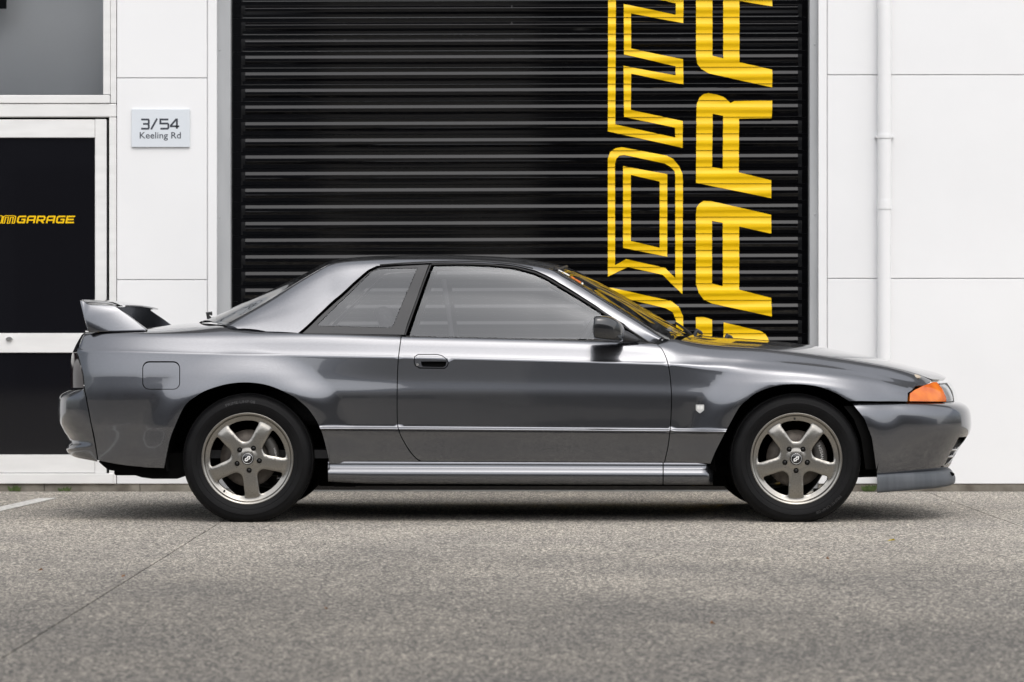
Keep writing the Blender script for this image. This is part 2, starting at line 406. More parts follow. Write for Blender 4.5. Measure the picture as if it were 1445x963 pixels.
# painted letters following the slat relief (rotated lettering, traced)
def cropA(pts): return [(840+x/4.377, y/4.377) for x, y in pts]
def cropB(pts): return [(840+x/4.377, 190+y/4.377) for x, y in pts]
def cropC(pts): return [(970+x/4.377, y/4.377) for x, y in pts]
def cropD(pts): return [(970+x/3.443, 200+y/3.443) for x, y in pts]
letters = [
 [cropA([(80,-60),(128,-60),(124,770),(495,850),(493,790),(178,722),(175,407),(496,467),(497,410),(178,336),(176,25),(497,92),(498,20),(380,-5),(380,-60),(546,-60),(544,143),(221,83),(222,300),(543,368),(545,523),(222,456),(220,680),(541,748),(540,914),(78,812)])],
 [[(857.8,390.7),(857.8,224),(861,214.7),(868.5,209.4),(877.7,207.8),(940.5,219.7),(949.6,224.3),(958.8,235.2),(962.9,244.8),(963.8,256.3),(963,415.5),(934.8,388),(886,377)],
  [(868,374.5),(867.9,231),(869.7,224.3),(874.3,219.7),(881,218.8),(938.2,231),(946.2,235.7),(951.9,241.4),(953,249.4),(953,392.6),(938.8,378.3),(883.5,366)]],
 [cropB([(172,195),(445,245),(445,755),(172,700)]), cropB([(220,250),(398,290),(398,700),(220,658)])],
 [[(857.8,406),(864.6,406.6),(947,425),(957.7,433),(964,446.6),(965,520),(954.5,520),(954.2,453),(949.6,441),(938.8,435),(868,418),(868,520),(857.8,520)]],
 [cropC([(54,-60),(155,-60),(155,345),(222,362),(222,-60),(322,-60),(322,5),(322,5.1),(525,40),(525,430),(525,540),(135,455),(85,425),(62,395),(54,350)][:0]+
        [(54,-60),(54,350),(62,395),(85,425),(135,455),(525,540),(525,430),(322,385),(322,5),(525,40),(525,-60),(322,-59),(222,-59),(222,362),(155,345),(155,-60)])],
 [[(982.2,258.1),(983,150),(983.7,146),(987,138),(993,133),(999.7,131.8),(1011,133.6),(1021.4,137),(1031.2,145.5),(1036.3,142.8),(1090,141.6),(1089.3,166.8),(1043.1,167.5),(1042.6,243.6),(1088.5,254.6),(1088.5,279.9)],
  [(1005.8,160.6),(1020.5,163.6),(1020,238.6),(1004.9,235.7)]],
 [cropD([(42,690),(42,350),(45,320),(60,300),(80,288),(120,290),(408,356),(408,447),(252,413),(252,720),(408,760),(411,850),(120,787),(80,768),(55,735)]), cropD([(120,385),(172,395),(172,703),(120,690)])],
 [[(982,447.4),(993,447.4),(1005,451.2),(1005,520),(1060,520),(1060,492),(1021.2,483),(1021.2,455.2),(1073.9,467.6),(1080.6,472.2),(1084,477.6),(1086,490),(1086,548),(990,548),(982,540)]],
]
def letter(loops):
    T_ = [np.array([un(px, py, YD-.02)[::2] for px, py in lp]) for lp in loops]
    zlo, zhi = min(t[:, 1].min() for t in T_), max(t[:, 1].max() for t in T_)
    xs = np.concatenate([t[:, 0] for t in T_]); xa, xb = xs.min()-.01, xs.max()+.01
    xm = (xa+xb)/2; tilt = math.tan(ROLL*.9)*xm
    V = []; E = []
    for t in T_:
        b_ = len(V); V += [Vector(map(float, p_)) for p_ in t]; E += [(b_+i, b_+(i+1) % len(t)) for i in range(len(t))]
    for k in range(-3, 31):
        z0 = ZS0+.0035-k*PITCH+tilt
        for dz in list(PZ[1:-1]):
            z_ = z0-dz
            if zlo < z_ < zhi:
                b_ = len(V); V += [Vector((float(xa), float(z_))), Vector((float(xb), float(z_)))]; E.append((b_, b_+1))
    ov, oe, of, *_ = delaunay_2d_cdt(V, E, [], 0, 1e-6)
    ov = np.array([(p_.x, p_.y) for p_ in ov]); tri = np.array([list(f_) for f_ in of], int); cen = ov[tri].mean(1)
    k = inside(cen, T_[0])
    for h in T_[1:]: k &= ~inside(cen, h)
    dzc = (ZS0+.0035+tilt-cen[:, 1]) % PITCH
    k &= (dzc > PZ[1]) & (dzc < PZ[-2])
    dz = (ZS0+.0035+tilt-ov[:, 1]) % PITCH
    v = [(p_[0], YD-relief(np.clip(d_, PZ[1], PZ[-2]))-.0022, p_[1]) for p_, d_ in zip(ov, dz)]
    f = []
    for t in tri[k]:
        a_, b_, c_ = (np.array(v[i]) for i in t)
        f.append(tuple(t) if np.cross(b_-a_, c_-a_)[1] < 0 else tuple(t[::-1]))
    o = mk('letter', v, f, M['yellow'], None, smooth=True)
    bm = bmesh.new(); bm.from_mesh(o.data); bmesh.ops.delete(bm, geom=[v_ for v_ in bm.verts if not v_.link_faces], context='VERTS'); bm.to_mesh(o.data); bm.free()
    return RD(o)
for lp in letters: letter(lp)
# upper window at the left
win = adopt(empty('window', (0, YW, 0)), bld)
def Wn(o): return adopt(o, win)
Wn(pbox('frame', -700, 134.5, 155, 146, YW-.01, .12, M['frame'], None, .004))
Wn(pbox('frame', 145.5, -60, 155.4, 134, YW-.01, .12, M['frame'], None, .004))
Wn(pbox('pane', -700, -60, 145, 134, YW+.05, .006, M['win_glass']))
Wn(pbox('blind_board', -700, -200, 150, 140, YW+.5, .02, M['pane']))
Wn(pbox('bracket', -30, -40, 8, 12, YW+.2, .03, M['black']))
wp(-700, 146.7, 164, 165.5, -.004, .2, 'frame', 'transom', .006)
wp(155.9, -60, 164, 146, -.002, .2, 'frame', 'jamb', .003)
wp(154, 166, 164, 683, -.004, .2, 'frame', 'jamb', .003)
wp(-700, 165.9, 153.5, 168.5, .03, .1, 'black', 'door_gap', 0)
wp(150.6, 168.6, 153.6, 668, .03, .1, 'black', 'door_gap', 0)
# entry door
ed = adopt(empty('entry_door', (0, YW, 0)), bld)
def Ed(o): return adopt(o, ed)
Ed(pbox('stile', 134, 168.5, 150.2, 668, YW+.004, .05, M['frame'], None, .003))
Ed(pbox('top_rail', -260, 168.9, 133.7, 194.5, YW+.004, .05, M['frame'], None, .003))
Ed(pbox('middle_rail', -260, 470.5, 133.7, 498, YW+.004, .05, M['frame'], None, .003))
Ed(pbox('bottom_rail', -260, 642, 133.7, 667.5, YW+.004, .05, M['frame'], None, .003))
Ed(pbox('glass_panel', -260, 195, 133.5, 470, YW+.018, .02, M['door_glass']))
Ed(pbox('glass_panel', -260, 498.5, 133.5, 641.5, YW+.018, .02, M['door_glass']))
wp(-700, 668.5, 160, 683, -.012, .2, 'frame', 'threshold', .004)
Ed(pbox('hinge', 151, 420, 153.4, 428, YW-.002, .01, M['lug']))
c_ = un(13, 478.5, YW)
bm = bmesh.new(); bmesh.ops.create_cone(bm, cap_ends=True, segments=20, radius1=.02, radius2=.017, depth=.016)
bmesh.ops.rotate(bm, verts=bm.verts, matrix=Matrix.Rotation(R(90), 3, 'X')); bmesh.ops.scale(bm, vec=(1, 1, .62), verts=bm.verts)
bmesh.ops.translate(bm, vec=(c_[0], YW-.004, c_[2]), verts=bm.verts); Ed(bm_obj('lock', bm, M['steel']))
# stroked lettering
def strokes(name, lines, wd, place, mat_, parent_fn, thick=.0006):
    V = []; Fc = []
    for k, pl in enumerate(lines):
        P = [np.array(p_, float) for p_ in pl]; n_ = len(P); L_, R_ = [], []
        closed = n_ > 2 and np.allclose(P[0], P[-1])
        for i in range(n_):
            ts = []
            if i > 0 or closed: a_ = P[i]-P[i-1 if i > 0 else n_-2]; ts.append(a_/np.linalg.norm(a_))
            if i < n_-1 or closed: a_ = P[i+1 if i < n_-1 else 1]-P[i]; ts.append(a_/np.linalg.norm(a_))
            nn = [np.array((-t[1], t[0])) for t in ts]; b_ = sum(nn); b_ = b_/max(b_@nn[0], .35) if len(nn) == 2 else nn[0]
            L_.append(P[i]+b_*wd/2); R_.append(P[i]-b_*wd/2)
        for i in range(n_-1):
            q_ = [place(p_, thick+.0003*k) for p_ in (L_[i], R_[i], R_[i+1], L_[i+1])]
            b_ = len(V); V += q_; Fc.append((b_, b_+1, b_+2, b_+3))
    return parent_fn(mk(name, V, Fc, mat_))
GL = {'G': [[(1, .9), (.22, .9), (.1, .78), (.1, .22), (.22, .1), (.9, .1), (.9, .5), (.5, .5)]],
      'A': [[(.1, 0), (.1, .78), (.22, .9), (.9, .9), (.9, 0)], [(.2, .42), (.8, .42)]],
      'R': [[(.1, 0), (.1, .9), (.8, .9), (.9, .8), (.9, .5), (.8, .42), (.2, .42)], [(.55, .36), (.9, 0)]],
      'E': [[(1, .9), (.1, .9), (.1, .1), (1, .1)], [(.2, .5), (.92, .5)]]}
for i, ch in enumerate('GARAGE'):
    def place(p_, t_, i=i):
        px = 23.2+i*13.78+p_[0]*11.9+(p_[1]-.0)*2.2; py = 315.3-p_[1]*10.6
        a_ = un(px, py, YW+.018); return (a_[0], YW+.018-t_, a_[2])
    strokes('letter', GL[ch], .2, place, M['yellow'], Ed)
for i, ln in enumerate(([[(0, 0), (0, .9), (.15, 1), (.85, 1), (1, .9), (1, 0), (.82, 0), (.82, .8), (.6, .8), (.6, 0), (.42, 0), (.42, .8), (.18, .8), (.18, 0), (0, 0)]],
                        [[(0, 0), (0, 1), (.9, 1), (1, .9), (1, .1), (.9, 0), (0, 0)], [(.25, .25), (.25, .75), (.75, .75), (.75, .25), (.25, .25)]])):
    def place(p_, t_, i=i):
        px = (3.2 if i == 0 else -15.5)+p_[0]*17+p_[1]*2.2; py = 315.3-p_[1]*10.6
        a_ = un(px, py, YW+.018); return (a_[0], YW+.018-t_, a_[2])
    strokes('letter', ln, .09, place, M['yellow'], Ed)
# address sign
sp = un(226.5, 208, YW)
sgn = tag(empty('address_sign', (sp[0], YW-.003, sp[2])), 'pale grey address plate reading 3/54 Keeling Rd on the white wall', 'sign')
def Sg(o): return adopt(o, sgn)
Sg(pbox('plate', 185.5, 154.2, 267.8, 208, YW-.012, .009, M['sign'], None, .002))
SG = [([[(0, 1), (.92, 1), (1, .9), (1, .6), (.9, .52), (.25, .52)], [(.9, .48), (1, .4), (1, .1), (.92, 0), (0, 0)]], 199.2, 10.8),
      ([[(0, -.08), (1, 1.1)]], 213.2, 8.5),
      ([[(1, 1), (0, 1), (0, .56), (.9, .56), (1, .46), (1, .1), (.9, 0), (0, 0)]], 226.3, 11.3),
      ([[(.72, 0), (.72, 1), (.62, 1), (0, .34), (0, .26), (1, .26)]], 241, 12)]
for st, px0, wd_ in SG:
    asp = wd_/13
    def place(p_, t_):
        a_ = un(px0+p_[0]/asp*wd_, 181.9-p_[1]*13, YW-.012); return (a_[0], YW-.012-t_, a_[2])
    strokes('digit', [[(x*asp, y) for x, y in s_] for s_ in st], .2, place, M['ink'], Sg)
def text_mesh(body, offset=0.0):
    cu = bpy.data.curves.new('text', 'FONT'); cu.body = body; cu.size = 1; cu.resolution_u = 3; cu.offset = offset
    o = bpy.data.objects.new('text', cu); col.objects.link(o)
    dg = bpy.context.evaluated_depsgraph_get(); me = bpy.data.meshes.new_from_object(o.evaluated_get(dg))
    bpy.data.objects.remove(o); v = np.array([v_.co[:] for v_ in me.vertices]); f = [tuple(p_.vertices) for p_ in me.polygons]
    bpy.data.meshes.remove(me); return v, f
tot = text_mesh('Keeling Rd', .006)[0][:, 0]; t0_, t1_ = tot.min(), tot.max(); sx_ = 58/(t1_-t0_); sy_ = 9.4/.73
for i, ch in enumerate('Keeling Rd'):
    if ch == ' ': continue
    adv = text_mesh('Keeling Rd'[:i+1], .006)[0][:, 0].max(); v, f = text_mesh(ch, .006); v[:, 0] += adv-v[:, 0].max()
    pts = [un(197.2+(x-t0_)*sx_, 195.6-y*sy_, YW-.012) for x, y, _ in v]
    Sg(mk('letter', [(a_[0], YW-.0128, a_[2]) for a_ in pts], f, M['ink']))
# downpipe
dp = tag(empty('downpipe', un(1247.5, 683, YW-.04)), 'white round downpipe fixed to the white wall right of the roller door', 'pipe')
def Dp(o): return adopt(o, dp)
YP = YW-.046; rp_ = 9.6*(D+YP)/F
def ring(px, py0, py1, r_, name, m='white'):
    a_ = un(px, py1, YP); b_ = un(px, py0, YP)
    return Dp(tube(name, [a_, b_], r_, M[m], None, 28))
ring(1248, -60, 285, rp_, 'pipe'); ring(1247.6, 295, 683, rp_*.97, 'pipe'); ring(1247.8, 283, 295.5, rp_*1.07, 'socket')
ring(1248, 190.5, 195.5, rp_*1.12, 'clip_band')
Dp(pbox('clip_lug', 1234.5, 191.5, 1261.5, 195, YW-.02, .018, M['white'], None, .002))

# ------------------------------------------------------------------ across the yard, behind the photographer (seen only as reflections)
def shed(name, x0, x1, y, h, m, label, cat, doors, dp=12):
    e = tag(empty(name, ((x0+x1)/2, y, 0)), label, cat)
    adopt(box('wall', x0, x1, y-dp, y, 0, h, m), e)
    adopt(box('roof', x0-.1, x1+.1, y-dp, y+.1, h+.002, h+.2, M['cladding']), e)
    for dx0, dx1, dz0, dz1, dm in doors:
        adopt(box('door' if dz0 < .1 else 'window', dx0, dx1, y+.003, y+.05, dz0+.01, dz1, dm), e)
M['shed_grey'] = noisy(mat('shed_grey', (.13, .135, .15), .7), .8, (.10, .106, .12), (.15, .157, .17))
M['shed_beige'] = noisy(mat('shed_beige', (.55, .5, .43), .8), .8, (.5, .46, .39), (.6, .55, .48))
shed('grey_warehouse', -110, 110, -34, 8.7, M['shed_grey'], 'long grey warehouse across the yard behind the camera', 'building', [(-9, -5, 0, 4, M['cladding']), (-17, -12, 0, 4, M['cladding']), (-30, -25, 0, 4.2, M['cladding']), (12, 16, 0, 4, M['cladding']), (24, 28, 0, 4, M['cladding'])])
shed('beige_warehouse', -3.4, .4, -32.9, 7.4, M['shed_beige'], 'low beige workshop across the yard behind the camera', 'building', [(-2.8, -1, 0, 3.0, M['cladding'])], .9)
shed('charcoal_warehouse', 0.41, 50, -34, 8.7, M['shed_grey'], 'charcoal roofed warehouse across the yard behind the camera on the right', 'building', [(12, 16, 0, 4, M['cladding']), (24, 28, 0, 4, M['cladding'])])

# ------------------------------------------------------------------ the car: section curves traced from the flank, lofted in 3-D
YC = 0.86
WH = {'rear': un(349, 648, .03), 'front': un(1124, 649.5, .03)}
WR, WF = (WH['rear'][0], .303), (WH['front'][0], .302)
def plan_front(x, xf=2.2, n=3.5, x0=1.2):
    u = np.clip((np.asarray(x, float)-x0)/(xf-x0), 0, .999); return YC*(1-(1-u**n)**(1/n))
def plan_rear(x, xr=-2.2, n=5.0, x0=-1.3):
    u = np.clip((np.asarray(x, float)-x0)/(xr-x0), 0, .999); return YC*(1-(1-u**n)**(1/n))
def flare(x, z):
    r = 0
    for (cx, cz), am, ro in ((WR, .022, .53), (WF, .028, .54)):
        d = np.hypot(x-cx, (z-cz)); t = np.clip((ro-d)/(ro-.37), 0, 1); r = r+am*t*t*(3-2*t)
    return r
def curve(pts, plan=True):
    X, Z, Wd = [], [], []
    for px, py, w in pts:
        x = (px-CX)*(D+w)/F; ww = w
        for _ in range(3):
            ww = w+(float(plan_front(x)+plan_rear(x)) if plan else 0); x, _y, z = un(px, py, ww)
        X.append(x); Z.append(z); Wd.append(w)
    return pchip(X, Z), pchip(X, Wd)
def wl(ys, ws):                          # px,py list + px,w list -> px,py,w
    fw = pchip([a for a, _ in ws], [b for _, b in ws]); return [(px, py, float(fw(px)[0])) for px, py in ys]
mold = lambda px: 603.3+(px-450)*(4.2/550)
pxs = (100, 200, 300, 450, 600, 800, 1000, 1100, 1200, 1345)
c0 = curve([(p_, 692, .105) for p_ in pxs])
c1 = curve(wl([(p_, 651) for p_ in pxs], [(100, .036), (250, .036), (440, .06), (1010, .06), (1345, .05)]))
c2 = curve(wl([(p_, mold(p_)+5.5) for p_ in pxs], [(100, .019), (260, .021), (440, .036), (1010, .036), (1200, .02), (1345, .02)]))
c3 = curve(wl([(p_, mold(p_)+1.7) for p_ in pxs], [(100, .017), (260, .019), (440, .018), (1010, .018), (1200, .016), (1345, .02)]))
c4 = curve(wl([(p_, mold(p_)-2.6) for p_ in pxs], [(100, .016), (260, .018), (440, .030), (1010, .030), (1200, .016), (1345, .02)]))
c5 = curve(wl([(100, 565), (300, 562), (600, 562), (945, 565), (1040, 570), (1200, 570), (1345, 573)], [(100, .014), (250, .012), (430, .018), (565, .029), (945, .031), (1040, .022), (1200, .016), (1345, .03)]))
L5 = wl([(100, 531), (300, 532), (565, 534), (945, 540), (1040, 544), (1120, 543), (1200, 551), (1290, 561), (1345, 567)], [(100, .021), (200, .022), (430, .028), (565, .0375), (945, .0385), (1040, .03), (1120, .02), (1200, .022), (1290, .03), (1345, .04)]); c5b = curve(L5)
L6 = wl([(100, 496), (165, 497), (300, 500.5), (430, 502.5), (565, 505), (700, 508), (850, 512), (945, 515), (1000, 519), (1060, 523), (1110, 526), (1200, 535), (1290, 551), (1345, 558)], [(100, .040), (200, .046), (430, .045), (565, .045), (945, .045), (1040, .041), (1120, .037), (1200, .038), (1290, .05), (1345, .06)]); c6 = curve(L6)
L7 = wl([(100, 473), (124, 471), (165, 470.5), (300, 471), (430, 471.5), (565, 475.5), (700, 478.5), (840, 482.5), (935, 488), (965, 496), (1000, 501), (1100, 509), (1200, 521), (1290, 541), (1345, 551)], [(100, .115), (300, .105), (430, .10), (935, .10), (1000, .092), (1100, .085), (1200, .085), (1290, .10), (1345, .12)]); c7 = curve(L7)
def between(pxl, ya, yb, wa, wb, d):       # point d pixels from curve a towards curve b
    out = []
    for p_ in pxl:
        k_ = min(.5, (d if p_ < 960 else d+(p_-960)*.1)/abs(yb(p_)[0]-ya(p_)[0])); out.append((p_, ya(p_)[0]+(yb(p_)[0]-ya(p_)[0])*k_, wa(p_)[0]+(wb(p_)[0]-wa(p_)[0])*k_))
    return curve(out)
pk = lambda l_: (pchip([a for a, *_ in l_], [b for _, b, *_ in l_]), pchip([a for a, *_ in l_], [c for *_, c in l_]))
y6, w6 = pk(L6); y7, w7 = pk(L7); y5, w5 = pk(L5)
pxl = (100, 165, 300, 430, 565, 700, 850, 945, 1000, 1060, 1110, 1200, 1290, 1345)
c6u = between(pxl, y6, y7, w6, w7, 3.5); c6d = between(pxl, y6, y5, w6, w5, 3.5)
c8 = curve(wl([(100, 469), (124, 467.5), (208, 466), (280, 462), (320, 459.5), (380, 466), (430, 469), (565, 473), (700, 476), (840, 480), (920, 480.5), (945, 477.5), (970, 483), (1000, 487.5), (1090, 494), (1180, 505), (1250, 517), (1290, 527), (1316, 536.2), (1345, 546)], [(100, .2), (300, .2), (500, .17), (935, .17), (1000, .165), (1100, .155), (1200, .155), (1290, .165), (1345, .18)]))
c10 = curve([(p_, q_, .86) for p_, q_ in ((95, 470), (112, 467.5), (208, 463), (280, 456), (330, 457), (430, 466), (700, 472), (900, 470), (945, 464), (970, 469), (1000, 474.5), (1075, 480), (1140, 487), (1200, 498), (1260, 511), (1300, 521), (1320, 526), (1333, 531.5), (1343, 538.5), (1355, 550))], False)
TS = np.array([0, .12, .235, .255, .275, .40, .51, .573, .585, .597, .70, .80, 1.1, 1.5, 1.9])
def S_raw(x, s):
    x = np.asarray(x, float); s = np.asarray(s, float); pl = plan_front(x)+plan_rear(x)
    cs = (c0, c1, c2, c3, c4, c5, c5b, c6d, c6, c6u, c7, c8)
    Z = [c[0](x) for c in cs]; Wd = [c[1](x)+pl for c in cs]
    Wd[-1] = np.minimum(Wd[-1], .72); Wd[-2] = np.minimum(Wd[-2], .68)
    z10 = c10[0](x); z9 = Z[-1]+.72*(z10-Z[-1]); w9 = Wd[-1]+.42*(YC-Wd[-1])
    Z += [z9, z10, z9]; Wd += [w9, np.full_like(x, YC), 2*YC-w9]
    z = pchip_rows(TS, np.stack(Z, 1), s); w = pchip_rows(TS, np.stack(Wd, 1), s)
    k = np.clip((.78-s)/.15, 0, 1); w = w-flare(x, z)*k*k*(3-2*k)
    return np.stack([x, w, z], 1)
rail = curve([(296, 464, .17), (319, 458, .17), (345, 444.5, .20), (380, 424.5, .235), (420, 398.5, .262), (450, 381, .28), (467, 372.5, .29), (500, 368, .29), (560, 365.8, .287), (620, 365.5, .285), (700, 368.5, .285), (755, 375.5, .282), (782, 382, .275), (820, 403.5, .25), (860, 428.5, .215), (900, 453.5, .172), (933, 475, .133), (950, 486, .12)], False)
gtop = curve([(p_, q_, .86) for p_, q_ in ((262, 464), (280, 456), (301, 449), (350, 425), (400, 402.5), (440, 383.5), (471, 369), (500, 364.5), (550, 361.5), (620, 360.5), (700, 363), (760, 369), (797, 377), (858, 406), (920, 442), (970, 472), (985, 481))], False)
TG = np.array([0, .2, .4, .46, .78, 1.1, 1.42])
def G_raw(x, s):
    x = np.asarray(x, float); s = np.asarray(s, float)
    zb, wb = c7[0](x), c7[1](x)+plan_front(x)+plan_rear(x)+.016
    z1, w1 = rail[0](x), rail[1](x); z4 = np.maximum(gtop[0](x), z1+.002)
    zb = np.minimum(zb, z1-.002)
    zm, wm = (zb+z1)/2, (wb+w1)/2-.012
    z2, w2 = z1+.17*(z4-z1), w1+.05; z3, w3 = z1+.77*(z4-z1), w1+.45*(YC-w1)
    z = pchip_rows(TG, np.stack([zb, zm, z1, z2, z3, z4, z3], 1), s)
    w = pchip_rows(TG, np.stack([wb, wm, w1, w2, w3, np.full_like(x, YC), 2*YC-w3], 1), s)
    return np.stack([x, w, z], 1)
class Fam:
    def __init__(self, fn, smax, dense): self.fn, self.smax, self.dense = fn, smax, dense
    def P(self, q): return self.fn(q[:, 0], q[:, 1])
    def N(self, q):
        e = .002; n = np.cross(self.fn(q[:, 0]+e, q[:, 1])-self.fn(q[:, 0]-e, q[:, 1]), self.fn(q[:, 0], q[:, 1]+e)-self.fn(q[:, 0], np.maximum(q[:, 1]-e, 0)))
        n /= np.maximum(np.linalg.norm(n, axis=1, keepdims=True), 1e-9)
        c = q[:, 1] > self.smax-1e-6; n[c, 1] = 0
        return n/np.linalg.norm(n, axis=1, keepdims=True)
    def inv(self, pts):                   # visible point of the near flank behind each photo pixel
        out = []; sg = np.linspace(0, self.smax, 500)
        for px, py in pts:
            w = .06
            for _ in range(5):
                x = (px-CX)*(D+w)/F; p = self.fn(np.full(500, x), sg)
                yy = CY-(p[:, 2]-H)*F/(D+p[:, 1])
                k = np.nonzero(yy <= py)[0]
                if len(k) == 0: i = int(np.argmin(yy)); s = sg[i]
                elif k[0] == 0: s = 0.0
                else:
                    i = k[0]; t = (yy[i-1]-py)/max(yy[i-1]-yy[i], 1e-9); s = sg[i-1]+t*(sg[i]-sg[i-1])
                w = float(np.interp(s, sg, p[:, 1]))
            out.append((x, s))
        return out
S = Fam(S_raw, 1.5, None); G = Fam(G_raw, 1.1, None)
SV = np.array(sorted(set(list(np.arange(0, .8, .022))+[.225, .235, .242, .249, .255, .261, .268, .275, .285, .56, .573, .579, .585, .591, .597, .61, .68, .69, .70, .71, .72, .73, .74]+list(np.arange(.8, 1.5, .03)))))
GV = np.array(sorted(set(list(np.arange(0, .38, .035))+[.38, .39, .40, .41, .42, .43, .45, .47]+list(np.arange(.5, 1.1, .04)))))
def mirror_arrays(v, f, n):
    v = np.array(v); n = np.array(n); v[:, 1] = 2*YC-v[:, 1]; n[:, 1] *= -1
    return v, [q[::-1] for q in f], n
def patch(name, fam, loops, m, parent, gap=.0022, th=.014, off=0.0, xstep=.03, both=False, far=True, step=.02, label=None):
    sv = SV if fam is S else GV; L = []
    for i, lp in enumerate(loops):
        q = resample(lp, step)
        if area(q) < 0: q = q[::-1]
        r = shrink(q, gap if i == 0 else -gap)
        if both:
            c = q[:, 1] > fam.smax-1e-5; r[c, 1] = fam.smax
        L.append(r)
    bb0, bb1 = L[0].min(0), L[0].max(0)
    gx = np.arange(bb0[0], bb1[0]+xstep, xstep); gs = sv[(sv > bb0[1]) & (sv < bb1[1])]
    gg = np.array([(a, b) for b in gs for a in gx]).reshape(-1, 2)
    if len(gg):
        k = inside(gg, L[0])
        for h in L[1:]: k &= ~inside(gg, h)
        gg = gg[k]
        for h in L: gg = gg[dist_poly(gg, h) > .006] if len(gg) else gg
    q, tri = cdt(L, gg)
    P, N = fam.P(q), fam.N(q); P = P+N*off
    a, b, c = P[tri[:, 0]], P[tri[:, 1]], P[tri[:, 2]]
    fl = np.sum(np.cross(b-a, c-a)*N[tri[:, 0]], 1) < 0
    f = [tuple(t[::-1]) if k else tuple(t) for t, k in zip(tri, fl)]
    v = list(P); nn = list(N)
    if th:
        for i, lp in enumerate(L):
            p, n_ = fam.P(lp), fam.N(lp); p = p+n_*off; k = len(lp)
            t = np.roll(p, -1, 0)-np.roll(p, 1, 0); o = np.cross(t, n_)*(1 if i == 0 else -1)
            o /= np.maximum(np.linalg.norm(o, axis=1, keepdims=True), 1e-9)
            b0 = len(v)
            for r_, d_ in ((0, .6), (.0015, .0), (th, .0)):
                v += list(p-n_*r_+o*(.0008 if r_ else 0)); nn += list(n_*d_+o*(1-d_*.4))
            for j in range(k):
                j2 = (j+1) % k
                if both and lp[j][1] > fam.smax-1e-5 and lp[j2][1] > fam.smax-1e-5: continue
                for e in range(2):
                    u = (b0+e*k+j, b0+(e+1)*k+j, b0+(e+1)*k+j2, b0+e*k+j2)
                    f.append(u if i == 0 else u[::-1])
    v = np.array(v); nn = np.array(nn); nn /= np.maximum(np.linalg.norm(nn, axis=1, keepdims=True), 1e-9)
    if both:
        v2, f2, n2 = mirror_arrays(v, f, nn); b0 = len(v)
        v = np.vstack([v, v2]); nn = np.vstack([nn, n2]); f = f+[tuple(i+b0 for i in q_) for q_ in f2]
        return mk(name, v, f, m, parent, normals=nn), None
    o = mk(name, v, f, m, parent, normals=nn); o2 = None
    if far:
        v2, f2, n2 = mirror_arrays(v, f, nn); o2 = mk(name, v2, f2, m, parent, normals=n2)
    return o, o2
def rrect(x0, y0, x1, y1, r, k=5):
    out = []
    for cx, cy, a0 in ((x1-r, y0+r, -90), (x1-r, y1-r, 0), (x0+r, y1-r, 90), (x0+r, y0+r, 180)):
        out += [(cx+r*math.cos(R(a0+90*i/k)), cy+r*math.sin(R(a0+90*i/k))) for i in range(k+1)]
    return out

car = tag(empty('car'), 'dark grey metallic two-door coupe with rear wing and five-spoke wheels parked side-on', 'car')
PT = M['paint']
# flank panels
def spl(pts, k=5):
    P = [np.array(p_, float) for p_ in pts]; P = [2*P[0]-P[1]]+P+[2*P[-1]-P[-2]]; out = []
    for i in range(1, len(P)-2):
        a, b, c, d = P[i-1:i+3]
        for j in range(k):
            t = j/k; out.append(tuple(.5*(2*b+(c-a)*t+(2*a-5*b+4*c-d)*t*t+(3*b-a-3*c+d)*t**3)))
    return out+[tuple(P[-2])]
arch_r = spl([(232, 661.5), (236, 640), (240, 622), (246, 605), (260.6, 574), (276, 560.5), (292.6, 551), (321.6, 542.5), (351, 540.5), (380, 545), (409, 557.5), (424, 568), (438, 582), (452.4, 607), (462.6, 645), (464, 655)])
arch_f = spl([(1003, 655), (1009, 640), (1018, 622), (1028, 603), (1044, 575), (1056, 564), (1069, 554.5), (1094, 545.5), (1123, 542.5), (1152, 545.5), (1177, 554), (1197.5, 566.5)])
seam_r = spl([(566.5, 474), (563.5, 495), (561.5, 515), (560.5, 545), (560.5, 590), (562.5, 607), (568, 620), (577, 635), (585, 645), (593, 651.5)], 3)
seam_f = spl([(927, 487), (934, 493), (941, 508), (945.5, 530), (947.5, 560), (946.5, 595), (943.5, 625), (940, 643), (937.5, 653.5)], 3)
quarter = S.inv([(592, 654.5)]+seam_r[::-1])+[(S.inv([(566.5, 474)])[0][0], .745), (-1.3, .745), (-1.39, .797), (-2.045, .797)]
quarter += S.inv([(117, 477), (107.5, 497), (113, 512), (117.5, 529), (119, 548), (122, 562), (126, 583), (130.5, 606), (135, 629), (138.5, 650.5), (160, 655), (180, 658), (205, 660.5)]+arch_r)
fuel = S.inv(rrect(201.5, 511, 253.5, 549.5, 9))
qp, _ = patch('quarter_panel', S, [quarter, fuel], PT, car, far=False)
patch('quarter_panel', S, [quarter], PT, car)[0].hide_render = False
bpy.data.objects.remove([o for o in car.children if o.name.startswith('quarter_panel') and o is not qp and o.data.vertices[0].co.y < YC][0])
fd, _ = patch('fuel_filler_door', S, [fuel], PT, car, gap=.0018, far=False)
hand = S.inv([(590, 500.5), (617, 500.5), (624, 502.5), (630.5, 507.5), (632.5, 512), (631, 517), (627, 520), (592, 519.5), (586, 516), (584.5, 511), (585, 504)])
door = S.inv([(593, 651.5)]+seam_r[::-1])[:-1]+[(S.inv([(567, 474)])[0][0], .712), (S.inv([(927, 487)])[0][0], .712)]+S.inv(seam_f[1:])
dr, dr2 = patch('door', S, [door, hand], PT, car)
slot = S.inv([(594.5, 510.8), (629.5, 510.8), (628.5, 516), (625, 517.8), (597, 517.3), (595, 514.5)])
patch('door_handle', S, [hand, slot], PT, dr, gap=.0016, th=.004, xstep=.008, far=False)[0]
